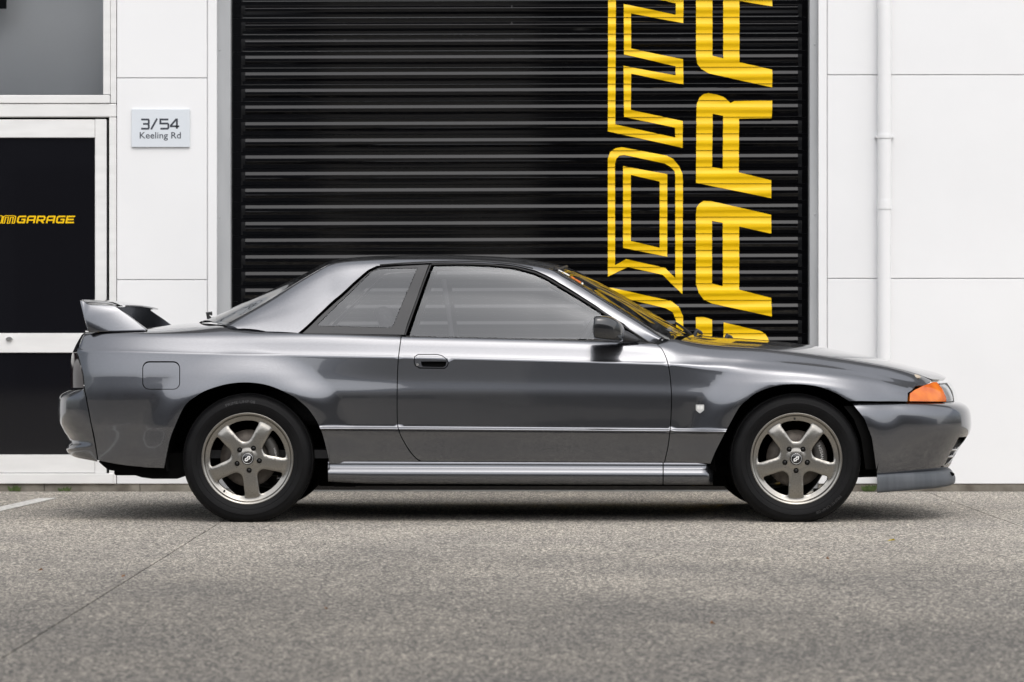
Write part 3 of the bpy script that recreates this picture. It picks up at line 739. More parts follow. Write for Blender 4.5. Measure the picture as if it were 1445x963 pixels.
dh = patch('handle_recess', S, [S.inv(rrect(585, 501, 632, 520, 4))], M['black'], dr, gap=0, th=.002, off=-.016, far=False)[0]
p_ = S.P(np.array(S.inv([(589, 514.8)])))[0]
o = tube('lock_cylinder', [(p_[0], p_[1]+.01, p_[2]), (p_[0], p_[1]-.003, p_[2])], .0065, M['steel'], dr, 16)
fender = S.inv([(937.8, 653.5)]+seam_f[::-1][1:])+[(S.inv([(931, 486)])[0][0], .715), (.728, .797), (.80, .797), (1.0, .797), (1.3, .797), (1.6, .797), (1.9, .797), (2.0, .797)]
fender += S.inv([(1315, 537.4), (1290.3, 549), (1281.5, 555), (1281, 567), (1240, 566.8), (1215, 566.4)]+arch_f[::-1])
fn, _ = patch('front_fender', S, [fender], PT, car)
# badge on the fender
bd = S.inv([(982, 571.5), (993.5, 571.5), (993.5, 579), (990.5, 581.5), (987.8, 583.5), (985, 581.5), (982, 579)])
bo, _ = patch('fender_badge', S, [bd], M['silver'], car, gap=0, th=.003, off=.003, xstep=.02)
for q_ in ([(984, 573), (987.2, 573), (987.2, 578.5), (984, 577.5)], [(988.4, 573), (991.7, 573), (991.7, 577.5), (988.4, 578.5)]):
    patch('badge_mark', S, [S.inv(q_)], M['white_print'], bo, gap=0, th=.0006, off=.0036, far=False)
hood = [(.81, .803), (.99, .803), (1.3, .803), (1.6, .803), (1.9, .803), (2.045, .803), (2.10, .88), (2.15, 1.0), (2.175, 1.2), (2.19, 1.5), (.925, 1.5), (.90, 1.2), (.86, .98)]
patch('bonnet', S, [hood], PT, car, both=True, xstep=.035)
jet = S.P(np.array(S.inv([(1294, 531.5)])))[0]
trunk = [(-2.055, .803), (-1.41, .803), (-1.50, 1.1), (-1.60, 1.5), (-2.13, 1.5), (-2.11, 1.1)]
patch('boot_lid', S, [trunk], PT, car, both=True, xstep=.035)
# roof with pillars, glass
low = [(319, 459), (335, 464), (375, 468), (421, 470.3), (447, 446.5), (472, 423), (497, 401), (519.6, 381.5), (532, 375.6), (570, 373), (608, 371.3), (640, 370.6), (680, 371.6), (705, 372.8), (726, 375), (755, 382), (772, 389.5), (790, 400), (815, 415), (840, 431), (880, 457), (923, 484.8), (927, 484)]
lp = G.inv(low); xa = G.inv([(934, 475)])[0][0]
roof = lp+[(xa, .40), (.62, .402), (.4, .402), (.2046, .405), (.235, .6), (.262, .85), (.266, 1.1), (-.895, 1.1), (-.89, .8), (-.885, .55), (-.876, .402), (-1.1, .402), (-1.3, .402), (lp[0][0], .39)]
patch('roof', G, [roof], PT, car, both=True, xstep=.04, gap=.0015)
screen = [(xa+.01, .407), (.62, .409), (.4, .409), (.212, .412), (.243, .6), (.270, .85), (.274, 1.1), (.90, 1.1), (.875, .9), (.83, .65), (.775, .45)]
patch('windscreen', G, [screen], M['screen_glass'], car, both=True, xstep=.03, gap=.001, th=.004)
rearg = [(-.886, .41), (-.893, .55), (-.898, .8), (-.903, 1.1), (-1.58, 1.1), (-1.52, .8), (-1.45, .55), (-1.385, .41), (-1.3, .41), (-1.1, .41)]
patch('rear_window', G, [rearg], M['rear_glass'], car, both=True, xstep=.03, gap=.001, th=.004)
# quarter window: grey frame and pane
qf = G.inv([(426, 470.6), (449, 449), (473.5, 426.5), (498, 404.5), (522, 383.5), (534, 378), (570, 375), (605.5, 373.2), (600, 388), (592, 410), (582, 438), (575, 457), (570.5, 472.6), (500, 471.6)])
qg = G.inv([(448, 458), (468, 438), (488.5, 418), (508, 399), (526, 382.5), (534, 379.5), (560, 378.6), (589, 378.4), (582, 395), (573, 415), (564, 437), (558, 452), (555, 459), (549, 462.3), (500, 461.2), (450, 460.3)])
qw, qw2 = patch('quarter_window_frame', G, [qf, qg], M['trim'], car, gap=.001, th=.01, off=-.002)
patch('quarter_pane', G, [qg], M['side_glass'], qw, gap=.0012, th=0, off=-.004, xstep=.015, far=False)
patch('quarter_pane', G, [qg], M['far_glass'], qw2, gap=0, th=0, off=-.006)
bpy.data.objects.remove([o for o in qw2.children if o.data.vertices[0].co.y < YC][0])
st = G.inv([(421.5, 471), (446, 447.8), (472, 424.4), (497, 402.2), (520.5, 382), (524, 383.5), (500, 405.2), (475, 428), (449.5, 451), (428, 471)])
dg = [(577, 474.8), (587, 445), (598, 413), (607, 388), (612, 375.2), (650, 374.6), (690, 376.2), (726, 380), (755, 388), (772, 396), (790, 407.5), (815, 422), (840, 437.5), (870, 457), (896, 474), (905, 480.5), (860, 479.8), (760, 477.8), (660, 476)]
dgp = G.inv(dg)
patch('door_window', G, [dgp], M['side_glass'], dr, gap=.001, th=0, off=-.006, far=False)
_, o2 = patch('door_window', G, [dgp], M['far_glass'], dr2, gap=.001, th=0, off=-.006)
bpy.data.objects.remove([o for o in dr2.children if o.name.startswith('door_window') and o.data.vertices[0].co.y < YC][0])
def strip(name, fam, pxl, m, par, r=.004, off=.001, mir=True, n=8):
    q = np.array(fam.inv([tuple(p_) for p_ in resample(pxl, 12, False)])); P = fam.P(q)+fam.N(q)*off
    o = tube(name, P, r, m, par, n)
    if mir:
        P = P.copy(); P[:, 1] = 2*YC-P[:, 1]; tube(name, P, r, m, par, n)
    return o
strip('belt_seal', G, [(428, 472.6), (500, 473.4), (566, 475.2)], M['rubber'], car, .005, -.001)
strip('belt_seal', G, [(573, 475.8), (660, 478), (760, 480), (860, 482.3), (922, 485.6)], M['rubber'], car, .0055, -.001)
strip('pillar_seal', G, [(607.6, 374), (599, 396), (590, 421), (580, 449), (571.5, 473)], M['rubber'], car, .0042, -.001)
strip('window_seal', G, [(609, 373.5), (650, 372.8), (690, 374), (726, 377.6), (755, 385.2), (772, 393), (790, 403.8), (815, 418.8), (840, 434.4), (880, 460.5), (918, 485)], M['rubber'], car, .0048, 0)
strip('drip_rail', G, [(536, 374), (570, 371.5), (608, 369.6), (640, 368.6), (690, 369.8), (726, 373), (752, 379)], M['trim'], car, .0032, .001)
strip('screen_seal', G, [(783, 383.2), (820, 404.8), (860, 429.8), (900, 454.6), (932, 475.4)], M['rubber'], car, .0035, .0)
# screen top visor trim and sticker
p1 = G.P(np.array([(.2, .405), (.225, .5), (.25, .7), (.268, .9), (.27, 1.1)])); p2 = p1[::-1].copy(); p2[:, 1] = 2*YC-p2[:, 1]
tube('screen_top_trim', np.vstack([p1, p2[1:]])+np.array([.004, 0, .004]), .007, M['rubber'], car, 8)
sq = [(.215, .424), (.30, .424), (.30, .475), (.215, .475)]
for a_, b_, mm in ((.222, .242, 'white_print'), (.245, .274, 'white_print'), (.282, .300, 'orange_print'), (.304, .330, 'orange_print'), (.333, .341, 'white_print')):
    patch('screen_sticker', G, [[(a_, .418), (b_, .418), (b_+.004, .47), (a_+.004, .47)]], M[mm], car, gap=0, th=0, off=.005, far=False, xstep=.01)
# side skirts
def skirt(name, pa, pb, cap):
    rows = [(650.8, .078), (652, .060), (652.8, .052), (653.6, .0505), (656, .0500), (660, .0492), (661.2, .0465), (665, .0335), (667.5, .0300), (673, .0285), (678, .0315), (681.5, .042), (683.5, .06), (683.8, .12)]
    P = []
    for py, w in rows:
        r_ = []
        for px in np.linspace(pa, pb, 40):
            t = (px-463)/545; e = .0
            if cap and px > 985: u = (px-985)/23; e = .05*u**3
            r_.append(un(px, py+2.0*t-1.0-(0 if py < 670 else (2.5*max(0, (520-px)/57))), w+e))
        P.append(r_)
    P = np.array(P); o = grid(name, P, PT, car); grid(name, np.stack([P[..., 0], 2*YC-P[..., 1], P[..., 2]], -1), PT, car, flip=True); return o
skirt('side_skirt', 463, 935, False); skirt('skirt_end', 936.5, 1006, True)
# bumpers: rows swept in plan from the flank round to the centre line
def sweep(name, rows, start, x0, n, m, par=car, N=64, R_=26, zp=1.5, yf=.6, match=False):
    rows = np.array(rows, float); k = np.arange(len(rows)); T = np.concatenate([[0], np.cumsum(np.hypot(np.diff(rows[:, 0]), np.diff(rows[:, 2]))+.8)])
    tt = np.linspace(0, T[-1], R_); rr = np.stack([pchip(T, rows[:, j])(tt) for j in range(rows.shape[1])], 1)
    P = []
    for py, w, pxf, pyf in rr:
        xs = un(start(py), py, w+.02)[0]; zs = un(0, py, w+.02)[2]; xf, _, zf = un(pxf, pyf, yf)
        sw = None
        if match:
            xs, ss_ = S.inv([(start(py), py)])[0]; ps_ = S.P(np.array([(xs, ss_)]))[0]; sw, zs = ps_[1], ps_[2]; xs += .0035 if xf > xs else -.0035
        u = abs((xs-x0)/(xf-x0)); th0 = math.asin(min(.999, u**(n/2)))
        row = []
        for th in th0+(math.pi/2-th0)*np.linspace(0, 1, N)**1.0:
            x = x0+(xf-x0)*math.sin(th)**(2/n); w_ = YC-(YC-w)*max(math.cos(th), 0)**(2/n)
            q = abs((x-xs)/(xf-xs)); z = zs+(zf-zs)*q**zp
            row.append((x, w_-float(flare(x, z)), z))
        if sw is not None:
            dw = sw-.001-row[0][1]; row = [(x_, w_+dw*(1-abs((x_-xs)/(xf-xs)))**2, z_) for x_, w_, z_ in row]
        P.append(row)
    P = np.array(P)
    return P
def arch_x(py): return float(np.interp(py, [566, 570, 590, 618, 640, 662, 671, 700], [1198.5, 1202, 1218.5, 1229.5, 1233, 1236, 1237.5, 1237.5]))
FB = [(567.8, .075, 1345, 566), (568.3, .045, 1354, 567), (570, .030, 1360, 569.5), (575, .0185, 1366, 574), (585, .012, 1370, 584), (600, .010, 1371, 600), (610, .011, 1369, 609), (618, .012, 1365, 616), (640, .018, 1351, 638), (656, .024, 1342, 654), (666, .030, 1337, 660), (672, .036, 1334, 663)]
P = sweep('front_bumper', FB, arch_x, 1.2, 3.5, PT)
NR, NC = P.shape[:2]
def fb_skip(i, j): z = P[i:i+2, j:j+2, 2].mean(); return 36 <= j <= 54 and un(0, 654, .5)[2] < z < un(0, 617, .5)[2]
both = lambda P_: np.concatenate([P_, np.stack([P_[:, ::-1, 0], 2*YC-P_[:, ::-1, 1], P_[:, ::-1, 2]], -1)[:, 1:]], 1)
fbm = grid('front_bumper', both(P), PT, car, skip=lambda i, j: fb_skip(i, j if j < NC-1 else 2*(NC-1)-1-j), flip=True)
sh = both(P-np.array([.05, -.02, 0])); grid('intake_liner', sh[4:-2], M['black'], fbm, flip=True)
zi = [i for i in range(NR) if un(0, 650, .5)[2] < P[i, 45, 2] < un(0, 620, .5)[2]]
for i in (zi[len(zi)//3], zi[2*len(zi)//3]):
    for side in (0, 1):
        q = P[i, 36:55]-np.array([.016, 0, 0]); q = q.copy()
        if side: q[:, 1] = 2*YC-q[:, 1]
        tube('intake_slat', q, .006, PT, fbm, 6)
LB = [(669.5, .05, 1330, 659), (670.3, .030, 1337, 659.5), (671.5, .020, 1342, 661), (676, .017, 1347, 667), (682, .016, 1350, 674), (688, .016, 1349.5, 679), (693, .018, 1346, 682), (695, .023, 1342, 683), (695.8, .06, 1330, 683.5)]
Pl = sweep('front_lip', LB, lambda py: 1237.0, 1.2, 3.6, M['lip'], R_=24, zp=1.0, yf=.55)
grid('front_lip', both(Pl), M['lip'], car, flip=True)
e_ = Pl[8, 43]
bm = bmesh.new(); bmesh.ops.create_uvsphere(bm, u_segments=16, v_segments=8, radius=1)
bmesh.ops.scale(bm, vec=(.012, .03, .011), verts=bm.verts); bmesh.ops.rotate(bm, verts=bm.verts, matrix=Matrix.Rotation(R(38), 3, 'Z')); bmesh.ops.translate(bm, vec=(e_[0]-.007, e_[1]+.006, e_[2]), verts=bm.verts)
bm_obj('lip_duct', bm, M['black'], car, True)
def rseam(py): return float(np.interp(py, [470, 477, 497, 512, 529, 548, 562, 583, 606, 629, 650.5], [120, 117, 107.5, 113, 117.5, 119, 122, 126, 130.5, 135, 138.5]))
RB = [(549, .085, 103, 550), (550, .060, 95, 552), (553, .042, 90, 554.5), (557, .031, 86, 557.5), (563, .024, 83.3, 563), (580, .02, 82.7, 581), (594, .02, 84.9, 594), (608, .024, 91.7, 608), (620, .03, 99, 620.5), (625, .032, 98.5, 624.5), (628.5, .025, 95, 628.5), (633, .022, 94.7, 633), (638.5, .028, 97.4, 638.5), (645, .04, 101, 641.5), (650, .06, 106, 643), (652, .12, 118, 644)]
Pr = sweep('rear_bumper', RB, rseam, -1.3, 5.0, PT, R_=44, yf=.48, match=True)
grid('rear_bumper', both(Pr), PT, car)
TL = [(498.5, .062, 103, 499), (505, .056, 101.8, 506), (515, .048, 100.8, 515), (529, .040, 100.3, 527), (540, .036, 100.6, 538), (547.5, .034, 101, 547)]
Pt = sweep('tail_light', TL, rseam, -1.3, 5.0, M['tail'], R_=14, yf=.5, match=True)
grid('tail_light', Pt[:, :40], M['tail'], car); Q = Pt[:, :40].copy(); Q[..., 1] = 2*YC-Q[..., 1]; grid('tail_light', Q, M['tail'], car, flip=True)
Q = Pt[:, 39:]; Q2 = np.stack([Q[:, ::-1, 0], 2*YC-Q[:, ::-1, 1], Q[:, ::-1, 2]], -1)
grid('rear_garnish', np.concatenate([Q, Q2[:, 1:]], 1), M['gloss_black'], car)
UP = [(471, .17, 119, 468.5), (473.5, .135, 116, 471), (478, .115, 113, 476), (486, .09, 108.5, 485), (497.3, .066, 103, 497.5)]
Pu = sweep('boot_rear_panel', UP, rseam, -1.3, 5.0, PT, R_=14, yf=.5, match=True)
grid('boot_rear_panel', both(Pu), PT, car)
# headlights: amber side marker and clear lens round the corner
xa_l = 2.215
def lens_fn(x, s): # s = world z
    zl = un(0, 568, .15)[2]; k = np.clip((s-zl)/.1, 0, 1.2)
    return np.stack([x, plan_front(x, xa_l)+.028+.085*k**1.6, s], 1)
LF = Fam(lens_fn, 99, None)
def linv(pts):
    out = []
    for px, py in pts:
        w = .15
        for _ in range(8): x, _y, z = un(px, py, w); w = float(lens_fn(np.array([min(x, 2.2)]), np.array([z]))[0, 1])
        out.append((min(x, 2.2), z))
    return out
def lens(name, pts, m, par, off=0.0, th=.03, far=True):
    lp = resample(linv(pts), .012); lp = lp if area(lp) > 0 else lp[::-1]
    bb0, bb1 = lp.min(0), lp.max(0)
    gg = np.array([(a_, b_) for a_ in np.arange(bb0[0], bb1[0], .01) for b_ in np.arange(bb0[1], bb1[1], .01)]); gg = gg[inside(gg, lp)]; gg = gg[dist_poly(gg, lp) > .004]
    q, tri = cdt([lp], gg); P_ = LF.fn(q[:, 0], q[:, 1]); e = .002
    N_ = np.cross(LF.fn(q[:, 0]+e, q[:, 1])-LF.fn(q[:, 0]-e, q[:, 1]), LF.fn(q[:, 0], q[:, 1]+e)-LF.fn(q[:, 0], q[:, 1]-e)); N_ /= np.linalg.norm(N_, axis=1, keepdims=True)
    P_ = P_+N_*off; f = [tuple(t) if np.cross(P_[t[1]]-P_[t[0]], P_[t[2]]-P_[t[0]])@N_[t[0]] > 0 else tuple(t[::-1]) for t in tri]
    v = list(P_); nn = list(N_); b0 = len(v); k = len(lp); pb = LF.fn(lp[:, 0], lp[:, 1])
    n2 = np.cross(LF.fn(lp[:, 0]+e, lp[:, 1])-LF.fn(lp[:, 0]-e, lp[:, 1]), LF.fn(lp[:, 0], lp[:, 1]+e)-LF.fn(lp[:, 0], lp[:, 1]-e)); n2 /= np.linalg.norm(n2, axis=1, keepdims=True)
    o_ = np.cross(np.roll(pb, -1, 0)-np.roll(pb, 1, 0), n2); o_ /= np.maximum(np.linalg.norm(o_, axis=1, keepdims=True), 1e-9)
    if th:
        v += list(pb+n2*off)+list(pb-n2*th); nn += list(o_)*2
        f += [(b0+j, b0+k+j, b0+k+(j+1) % k, b0+(j+1) % k) for j in range(k)]
    o1 = mk(name, v, f, m, par, normals=nn)
    if far:
        v2, f2, nn2 = mirror_arrays(v, f, nn); mk(name, v2, f2, m, par, normals=nn2)
    return o1
lens('side_marker', [(1283.6, 566.3), (1284, 555.5), (1291, 550.5), (1303, 544.5), (1317, 539.3), (1322, 539.3), (1329.8, 549), (1335.3, 561.7), (1335.2, 567)], M['amber'], car)
lens('headlight_lens', [(1323.2, 539.3), (1338, 539), (1343, 543), (1347.5, 551), (1350.5, 559), (1351.5, 566), (1336.6, 567), (1336.8, 561.5), (1331, 549)], M['lens'], car, th=0)
lens('headlight_reflector', [(1323.2, 539.3), (1338, 539), (1343, 543), (1347.5, 551), (1350.5, 559), (1351, 566), (1336.6, 567), (1336.8, 561.5), (1331, 549)], mat('lamp_reflector', (.7, .71, .72), .3, 1.0), car, off=-.022, th=0)
lens('headlight_surround', [(1282, 568), (1282.3, 554.5), (1290, 549), (1303, 543), (1317, 537.8), (1341, 537.5), (1350, 552), (1353, 568)], M['black'], car, off=-.03, th=.02)
# washer jet on the fender top
bm = bmesh.new(); bmesh.ops.create_uvsphere(bm, u_segments=14, v_segments=8, radius=.02)
bmesh.ops.scale(bm, vec=(1, .7, .3), verts=bm.verts); bmesh.ops.rotate(bm, verts=bm.verts, matrix=Matrix.Rotation(R(14), 3, 'Y')@Matrix.Rotation(R(35), 3, 'X')); bmesh.ops.translate(bm, vec=jet, verts=bm.verts)
bm_obj('headlight_washer', bm, mat('washer_cap', (.42, .36, .28), .35), car, True)
# front face under the bonnet
zt = un(0, 566, .5)[2]
gx = un(1350, 0, .8)[0]
box('front_grille', gx-.2, gx-.12, .45, 2*YC-.45, zt-.02, zt+.07, M['black'], car, .01)
# dark structure behind the panel gaps
xs = np.arange(-2.04, 2.13, .05); ss = np.arange(.06, .70, .03)
Q = np.array([S.P(np.stack([xs, np.full_like(xs, s_)], 1))+S.N(np.stack([xs, np.full_like(xs, s_)], 1))*-.03 for s_ in ss])
def sk(i, j):
    c_ = Q[i:i+2, j:j+2].reshape(-1, 3)
    return min(min(np.hypot(c_[:, 0]-a_, c_[:, 2]-b_).min() for a_, b_ in (WR, WF))-.385, c_[:, 2].min()-.20) < 0 or (c_[:, 0].max() > 1.9 and c_[:, 2].max() > .7) or c_[:, 0].max() > 2.0 or (c_[:, 0].min() < -1.93 and c_[:, 2].max() > .80) or (c_[:, 0].min() < -1.55 and c_[:, 2].min() < .27)
grid('inner_shell', Q, M['black'], car, mirror=True, skip=sk)
def deck(name, lo, hi, sa, dz):
    q = [S.P(np.stack([np.full(12, x_), np.linspace(sa, 1.5, 12)], 1))-np.array([0, 0, dz]) for x_ in np.arange(lo, hi, .06)]
    grid(name, both(np.array(q)), M['black'], car)
deck('engine_bay_cover', .80, 2.03, .74, .03); deck('boot_shelf', -1.9, -1.3, .74, .03)
def liner(c, name='wheel_arch_liner'):
    for sd in (0, 1):
        A = np.radians(np.linspace(-12, 192, 40)); rows = []
        for w_, r_ in ((.028, .392), (.06, .392), (.42, .385), (.44, .2), (.44, .02)):
            y = w_ if not sd else 2*YC-w_
            rows.append([(c[0]+r_*math.cos(a), y, c[1]+.02+r_*math.sin(a)) for a in A])
        grid(name, rows, M['black'], car, flip=bool(sd))
liner(WR); liner(WF)
box('floor_pan', WR[0]+.42, WF[0]-.42, .10, 2*YC-.10, .195, .28, M['black'], car, .01)
box('floor_pan', -1.95, 1.95, .43, 2*YC-.43, .205, .62, M['black'], car, .01)
box('underbody_shade_block', -.95, 1.05, .45, 2*YC-.45, .152, .21, M['black'], car, .01)  # unseen box added under the floor to deepen the shade beneath the car
for a_, b_, y_ in ((472, 502, 687), (504, 558, 685.5), (855, 884, 686)):
    q0 = un(a_, y_, .16); q1 = un(b_, 676, .16); box('jacking_point', q0[0], q1[0], .15, .24, q0[2], q1[2], M['black'], car, .003)
# rear valance / silencer
pv = [(139, 652), (146, 658), (152, 663), (170, 666.5), (186, 669.5), (200, 674), (215, 676), (250, 676), (262, 672), (262, 640), (150, 640)]
pv3 = [un(a_, b_, .14) for a_, b_ in pv]; k = len(pv3)
v = [(p_[0], .14, p_[2]) for p_ in pv3]+[(p_[0], 2*YC-.14, p_[2]) for p_ in pv3]
mk('rear_valance', v, [tuple(range(k))[::-1], tuple(range(k, 2*k))]+[(i, (i+1) % k, k+(i+1) % k, k+i) for i in range(k)], M['black'], car)
p_ = un(93.5, 615, .75); tube('tow_hook', [(p_[0]+.03+.022*math.cos(a), .75, p_[2]+.02*math.sin(a)) for a in np.linspace(0, 2*math.pi, 14)[:-1]], .005, M['lug'], car, 6, True)
# mud flap behind the rear wheel
q_ = [(233, 612), (243, 604), (241, 622), (236, 645), (232, 661), (226, 660), (229, 635)]

# wing: two end plates and a blade
wing = empty('rear_wing', (0, 0, 0), car)
def plate(y0, inner):
    pts = [(112.3, 425.5), (114.5, 424.3), (118, 425.5), (121, 428.5), (128, 430.5), (150, 431), (162.5, 432.5), (172, 439), (185, 448), (207.5, 465.3), (207, 467.4), (165, 468.2), (126, 469), (124, 466), (119, 450)]
    L0 = [un(a_, b_, .17) for a_, b_ in pts]; k = len(L0); c_ = np.mean(np.array(L0), 0); sg = 1 if inner > y0 else -1
    rings = []
    for s_, dy in ((.94, 0), (.985, .002), (1, .008), (1, abs(inner-y0)-.006), (.98, abs(inner-y0))):
        rings.append([(c_[0]+(p_[0]-c_[0])*s_, y0+sg*dy+ .02*sg*(p_[2]-c_[2])/.1, c_[2]+(p_[2]-c_[2])*s_) for p_ in L0])
    v = [q_ for r_ in rings for q_ in r_]; f = [(i*k+j, i*k+(j+1) % k, (i+1)*k+(j+1) % k, (i+1)*k+j) for i in range(4) for j in range(k)]
    f += [tuple(range(k)), tuple(4*k+j for j in range(k))[::-1]]
    o = mk('end_plate', v, f, PT, wing); bm = bmesh.new(); bm.from_mesh(o.data); bmesh.ops.recalc_face_normals(bm, faces=bm.faces[:]); bm.to_mesh(o.data); bm.free()
    o.data.polygons.foreach_set('use_smooth', [True]*len(o.data.polygons)); o.data.set_sharp_from_angle(angle=R(35))
plate(.165, .215); plate(2*YC-.165, 2*YC-.215)
sec = [(112.8, 425), (116, 423.2), (124, 423), (140, 424.2), (158, 426.5), (172, 429.8), (177, 431.5), (176, 433.5), (168, 433.8), (150, 432.5), (130, 431), (118, 429)]
k = len(sec); rows = []
for y_ in np.linspace(.19, 2*YC-.19, 25):
    e = 1-((y_-YC)/(YC-.19))**2; r_ = []
    for a_, b_ in sec:
        q_ = un(a_, b_, .19); r_.append((q_[0]-.03*e*0, y_, q_[2]+.006*e))
    rows.append(r_+[r_[0]])
weld(grid('blade', rows, PT, wing))

# door mirror
mir = empty('side_mirror', (0, 0, 0), car)
def loft(name, secs, m, par, sub=1, mirror_far=True):
    """secs: list of rings of equal length -> closed smooth body"""
    k = len(secs[0]); v = [p_ for s_ in secs for p_ in s_]; f = [(i*k+j, i*k+(j+1) % k, (i+1)*k+(j+1) % k, (i+1)*k+j) for i in range(len(secs)-1) for j in range(k)]
    f += [tuple(range(k)), tuple((len(secs)-1)*k+j for j in range(k))[::-1]]
    bm = bmesh.new(); vs = [bm.verts.new(p_) for p_ in v]; [bm.faces.new([vs[i] for i in q_]) for q_ in f]
    bmesh.ops.recalc_face_normals(bm, faces=bm.faces[:])
    o = bm_obj(name, bm, m, par, True)
    md = o.modifiers.new('sub', 'SUBSURF'); md.levels = md.render_levels = sub
    return o
def msec(px, y0, y1, w0, w1, k=4):
    """rounded cross-section (in Y-Z) of the mirror shell at photo column px"""
    out = []; zc0 = un(px, y1, (w0+w1)/2)[2]; zc1 = un(px, y0, (w0+w1)/2)[2]; x = un(px, 0, (w0+w1)/2)[0]
    for a in np.linspace(0, 2*math.pi, 17)[:-1]:
        ca, sa = math.cos(a), math.sin(a); e = 2/3.6
        out.append((x, (w0+w1)/2-(w1-w0)/2*math.copysign(abs(ca)**e, ca), (zc0+zc1)/2+(zc1-zc0)/2*math.copysign(abs(sa)**e, sa)))
    return out
for far in (0, 1):
    secs = [msec(px, a_, b_, w0, w1) for px, a_, b_, w0, w1 in ((837.2, 449.5, 476, -.080, .020), (838, 447, 478, -.088, .028), (841, 446, 479, -.092, .035), (852, 445.2, 481, -.088, .055), (864, 447, 482.3, -.070, .075), (873, 452, 483, -.040, .085), (879, 459, 482.5, -.005, .085), (881.5, 466, 480, .03, .08))]
    secs2 = [msec(px, a_, b_, w0, w1) for px, a_, b_, w0, w1 in ((837.0, 451, 474.5, -.075, .015), (836.4, 452, 473.5, -.072, .012))]
    if far:
        fl_ = lambda ss_: [[(a_, 2*YC-b_, c_) for a_, b_, c_ in r_] for r_ in ss_]; secs, secs2 = fl_(secs), fl_(secs2)
    o = loft('mirror_shell', secs, M['gloss_black'] if 0 else mat('dark_mirror_shell', (.02, .021, .023), .16, .3, 1.0), mir)
    loft('mirror_glass', secs2, M['chrome'], mir)
    # sail base on the door corner
    base = [(872, 474), (881, 465.5), (893, 474), (908, 483.6), (890, 484.5), (872, 484)]
    r0 = [(*un(a_, b_, .03)[:1], .03, un(a_, b_, .03)[2]) for a_, b_ in base]
    gq = G.P(np.array(G.inv([(868, 464), (880, 462), (896, 472), (912, 484), (890, 484.2), (868, 483)])))
    v0 = [(gq[i][0], gq[i][1]-.004, gq[i][2]) for i in range(6)]; v1 = [((r0[i][0]*.55+gq[i][0]*.45), .045 if i in (0, 1, 5) else .085, (r0[i][2]*.6+gq[i][2]*.4)) for i in range(6)]
    if far: v0 = [(a_, 2*YC-b_, c_) for a_, b_, c_ in v0]; v1 = [(a_, 2*YC-b_, c_) for a_, b_, c_ in v1]
    loft('mirror_base', [v0, v1], M['trim'], mir)

# small things on the cowl and behind the rear window
for a_, b_, w_ in ((985, 466, .62), (1028, 473, .95)):
    q_ = un(a_, b_, w_); tube('wiper_pivot', [(q_[0]-.016, w_, q_[2]-.022), (q_[0]-.006, w_, q_[2]-.002), (q_[0]+.012, w_+.01, q_[2]-.012), (q_[0]+.022, w_+.02, q_[2]-.02)], [.009, .012, .010, .006], M['trim'], car, 8)
tube('wiper_blade', [G.P(np.array([[.86-.05*t, .62+.4*t]]))[0]+np.array([.01, 0, .014]) for t in np.linspace(0, 1, 12)], .006, M['rubber'], car, 6)
q_ = un(296, 446, 1.15)
tube('rear_wiper', [(q_[0]+.004, 1.15, q_[2]-.03), (q_[0]-.004, 1.15, q_[2]-.01), (q_[0]-.012, 1.15, q_[2]+.012), (q_[0]+.012, 1.15, q_[2]+.012)], .011, M['rubber'], car, 8)

# cabin
cab = empty('cabin', (0, 0, 0), car)
def seat(yc, x0):
    prof_ = [((x0, .42), .06), ((x0+.25, .44), .07), ((x0+.47, .47), .06)]
    s1 = [[(x0-.02+u*.5, yc-.24+.48*v_, .40+.14*h_) for v_, h_ in ((0, 0), (.06, .9), (.2, 1), (.5, .86), (.8, 1), (.94, .9), (1, 0))] for u in (0, .3, .6, .9, 1)]
    loft('seat_cushion', s1, M['seat'], cab, 2)
    s2 = [[(x0-.05-.20*u+.07*h_, yc-wd*(1-2*v_), .46+.58*u) for v_, h_ in ((0, 0), (.05, .9), (.2, 1), (.5, .8), (.8, 1), (.95, .9), (1, 0), (.5, -.4))] for u, wd in ((0, .22), (.3, .25), (.6, .24), (.85, .2), (1, .13))]
    loft('seat_backrest', s2, M['seat'], cab, 2)
seat(.52, -.42); seat(2*YC-.52, -.42)
box('rear_bench', -1.25, -.85, .35, 2*YC-.35, .45, .62, M['seat'], cab, .05, 3)
dsec = [(.78, .80), (.74, .885), (.60, .905), (.46, .88), (.42, .80), (.46, .70), (.70, .62)]
loft('dashboard', [[(a_, y_, b_) for a_, b_ in dsec] for y_ in (.22, .30, .6, YC, 1.1, 1.42, 1.5)], M['dash'], cab, 1)
stc = Vector((.34, .52, .86)); ax = Vector((-.85, 0, .5)).normalized(); e1 = Vector((0, 1, 0)); e2 = ax.cross(e1)
tube('steering_wheel', [stc+(e1*math.cos(a)+e2*math.sin(a))*.18 for a in np.linspace(0, 2*math.pi, 33)[:-1]], .014, M['dash'], cab, 8, True)
tube('steering_spoke', [stc-e1*.17, stc, stc+e1*.17], .014, M['dash'], cab, 6)
for y_ in (.24, 2*YC-.24):
    tube('seat_belt', [(-.33, y_, 1.16), (-.30, y_+(.05 if y_ < YC else -.05), .95), (-.26, y_+(.1 if y_ < YC else -.1), .6)], .012, M['belt'], cab, 6)
box('cabin_floor', -1.5, .75, .16, 2*YC-.16, .30, .34, M['dash'], cab)
box('parcel_shelf', -1.5, -1.2, .3, 2*YC-.3, .84, .86, M['dash'], cab)

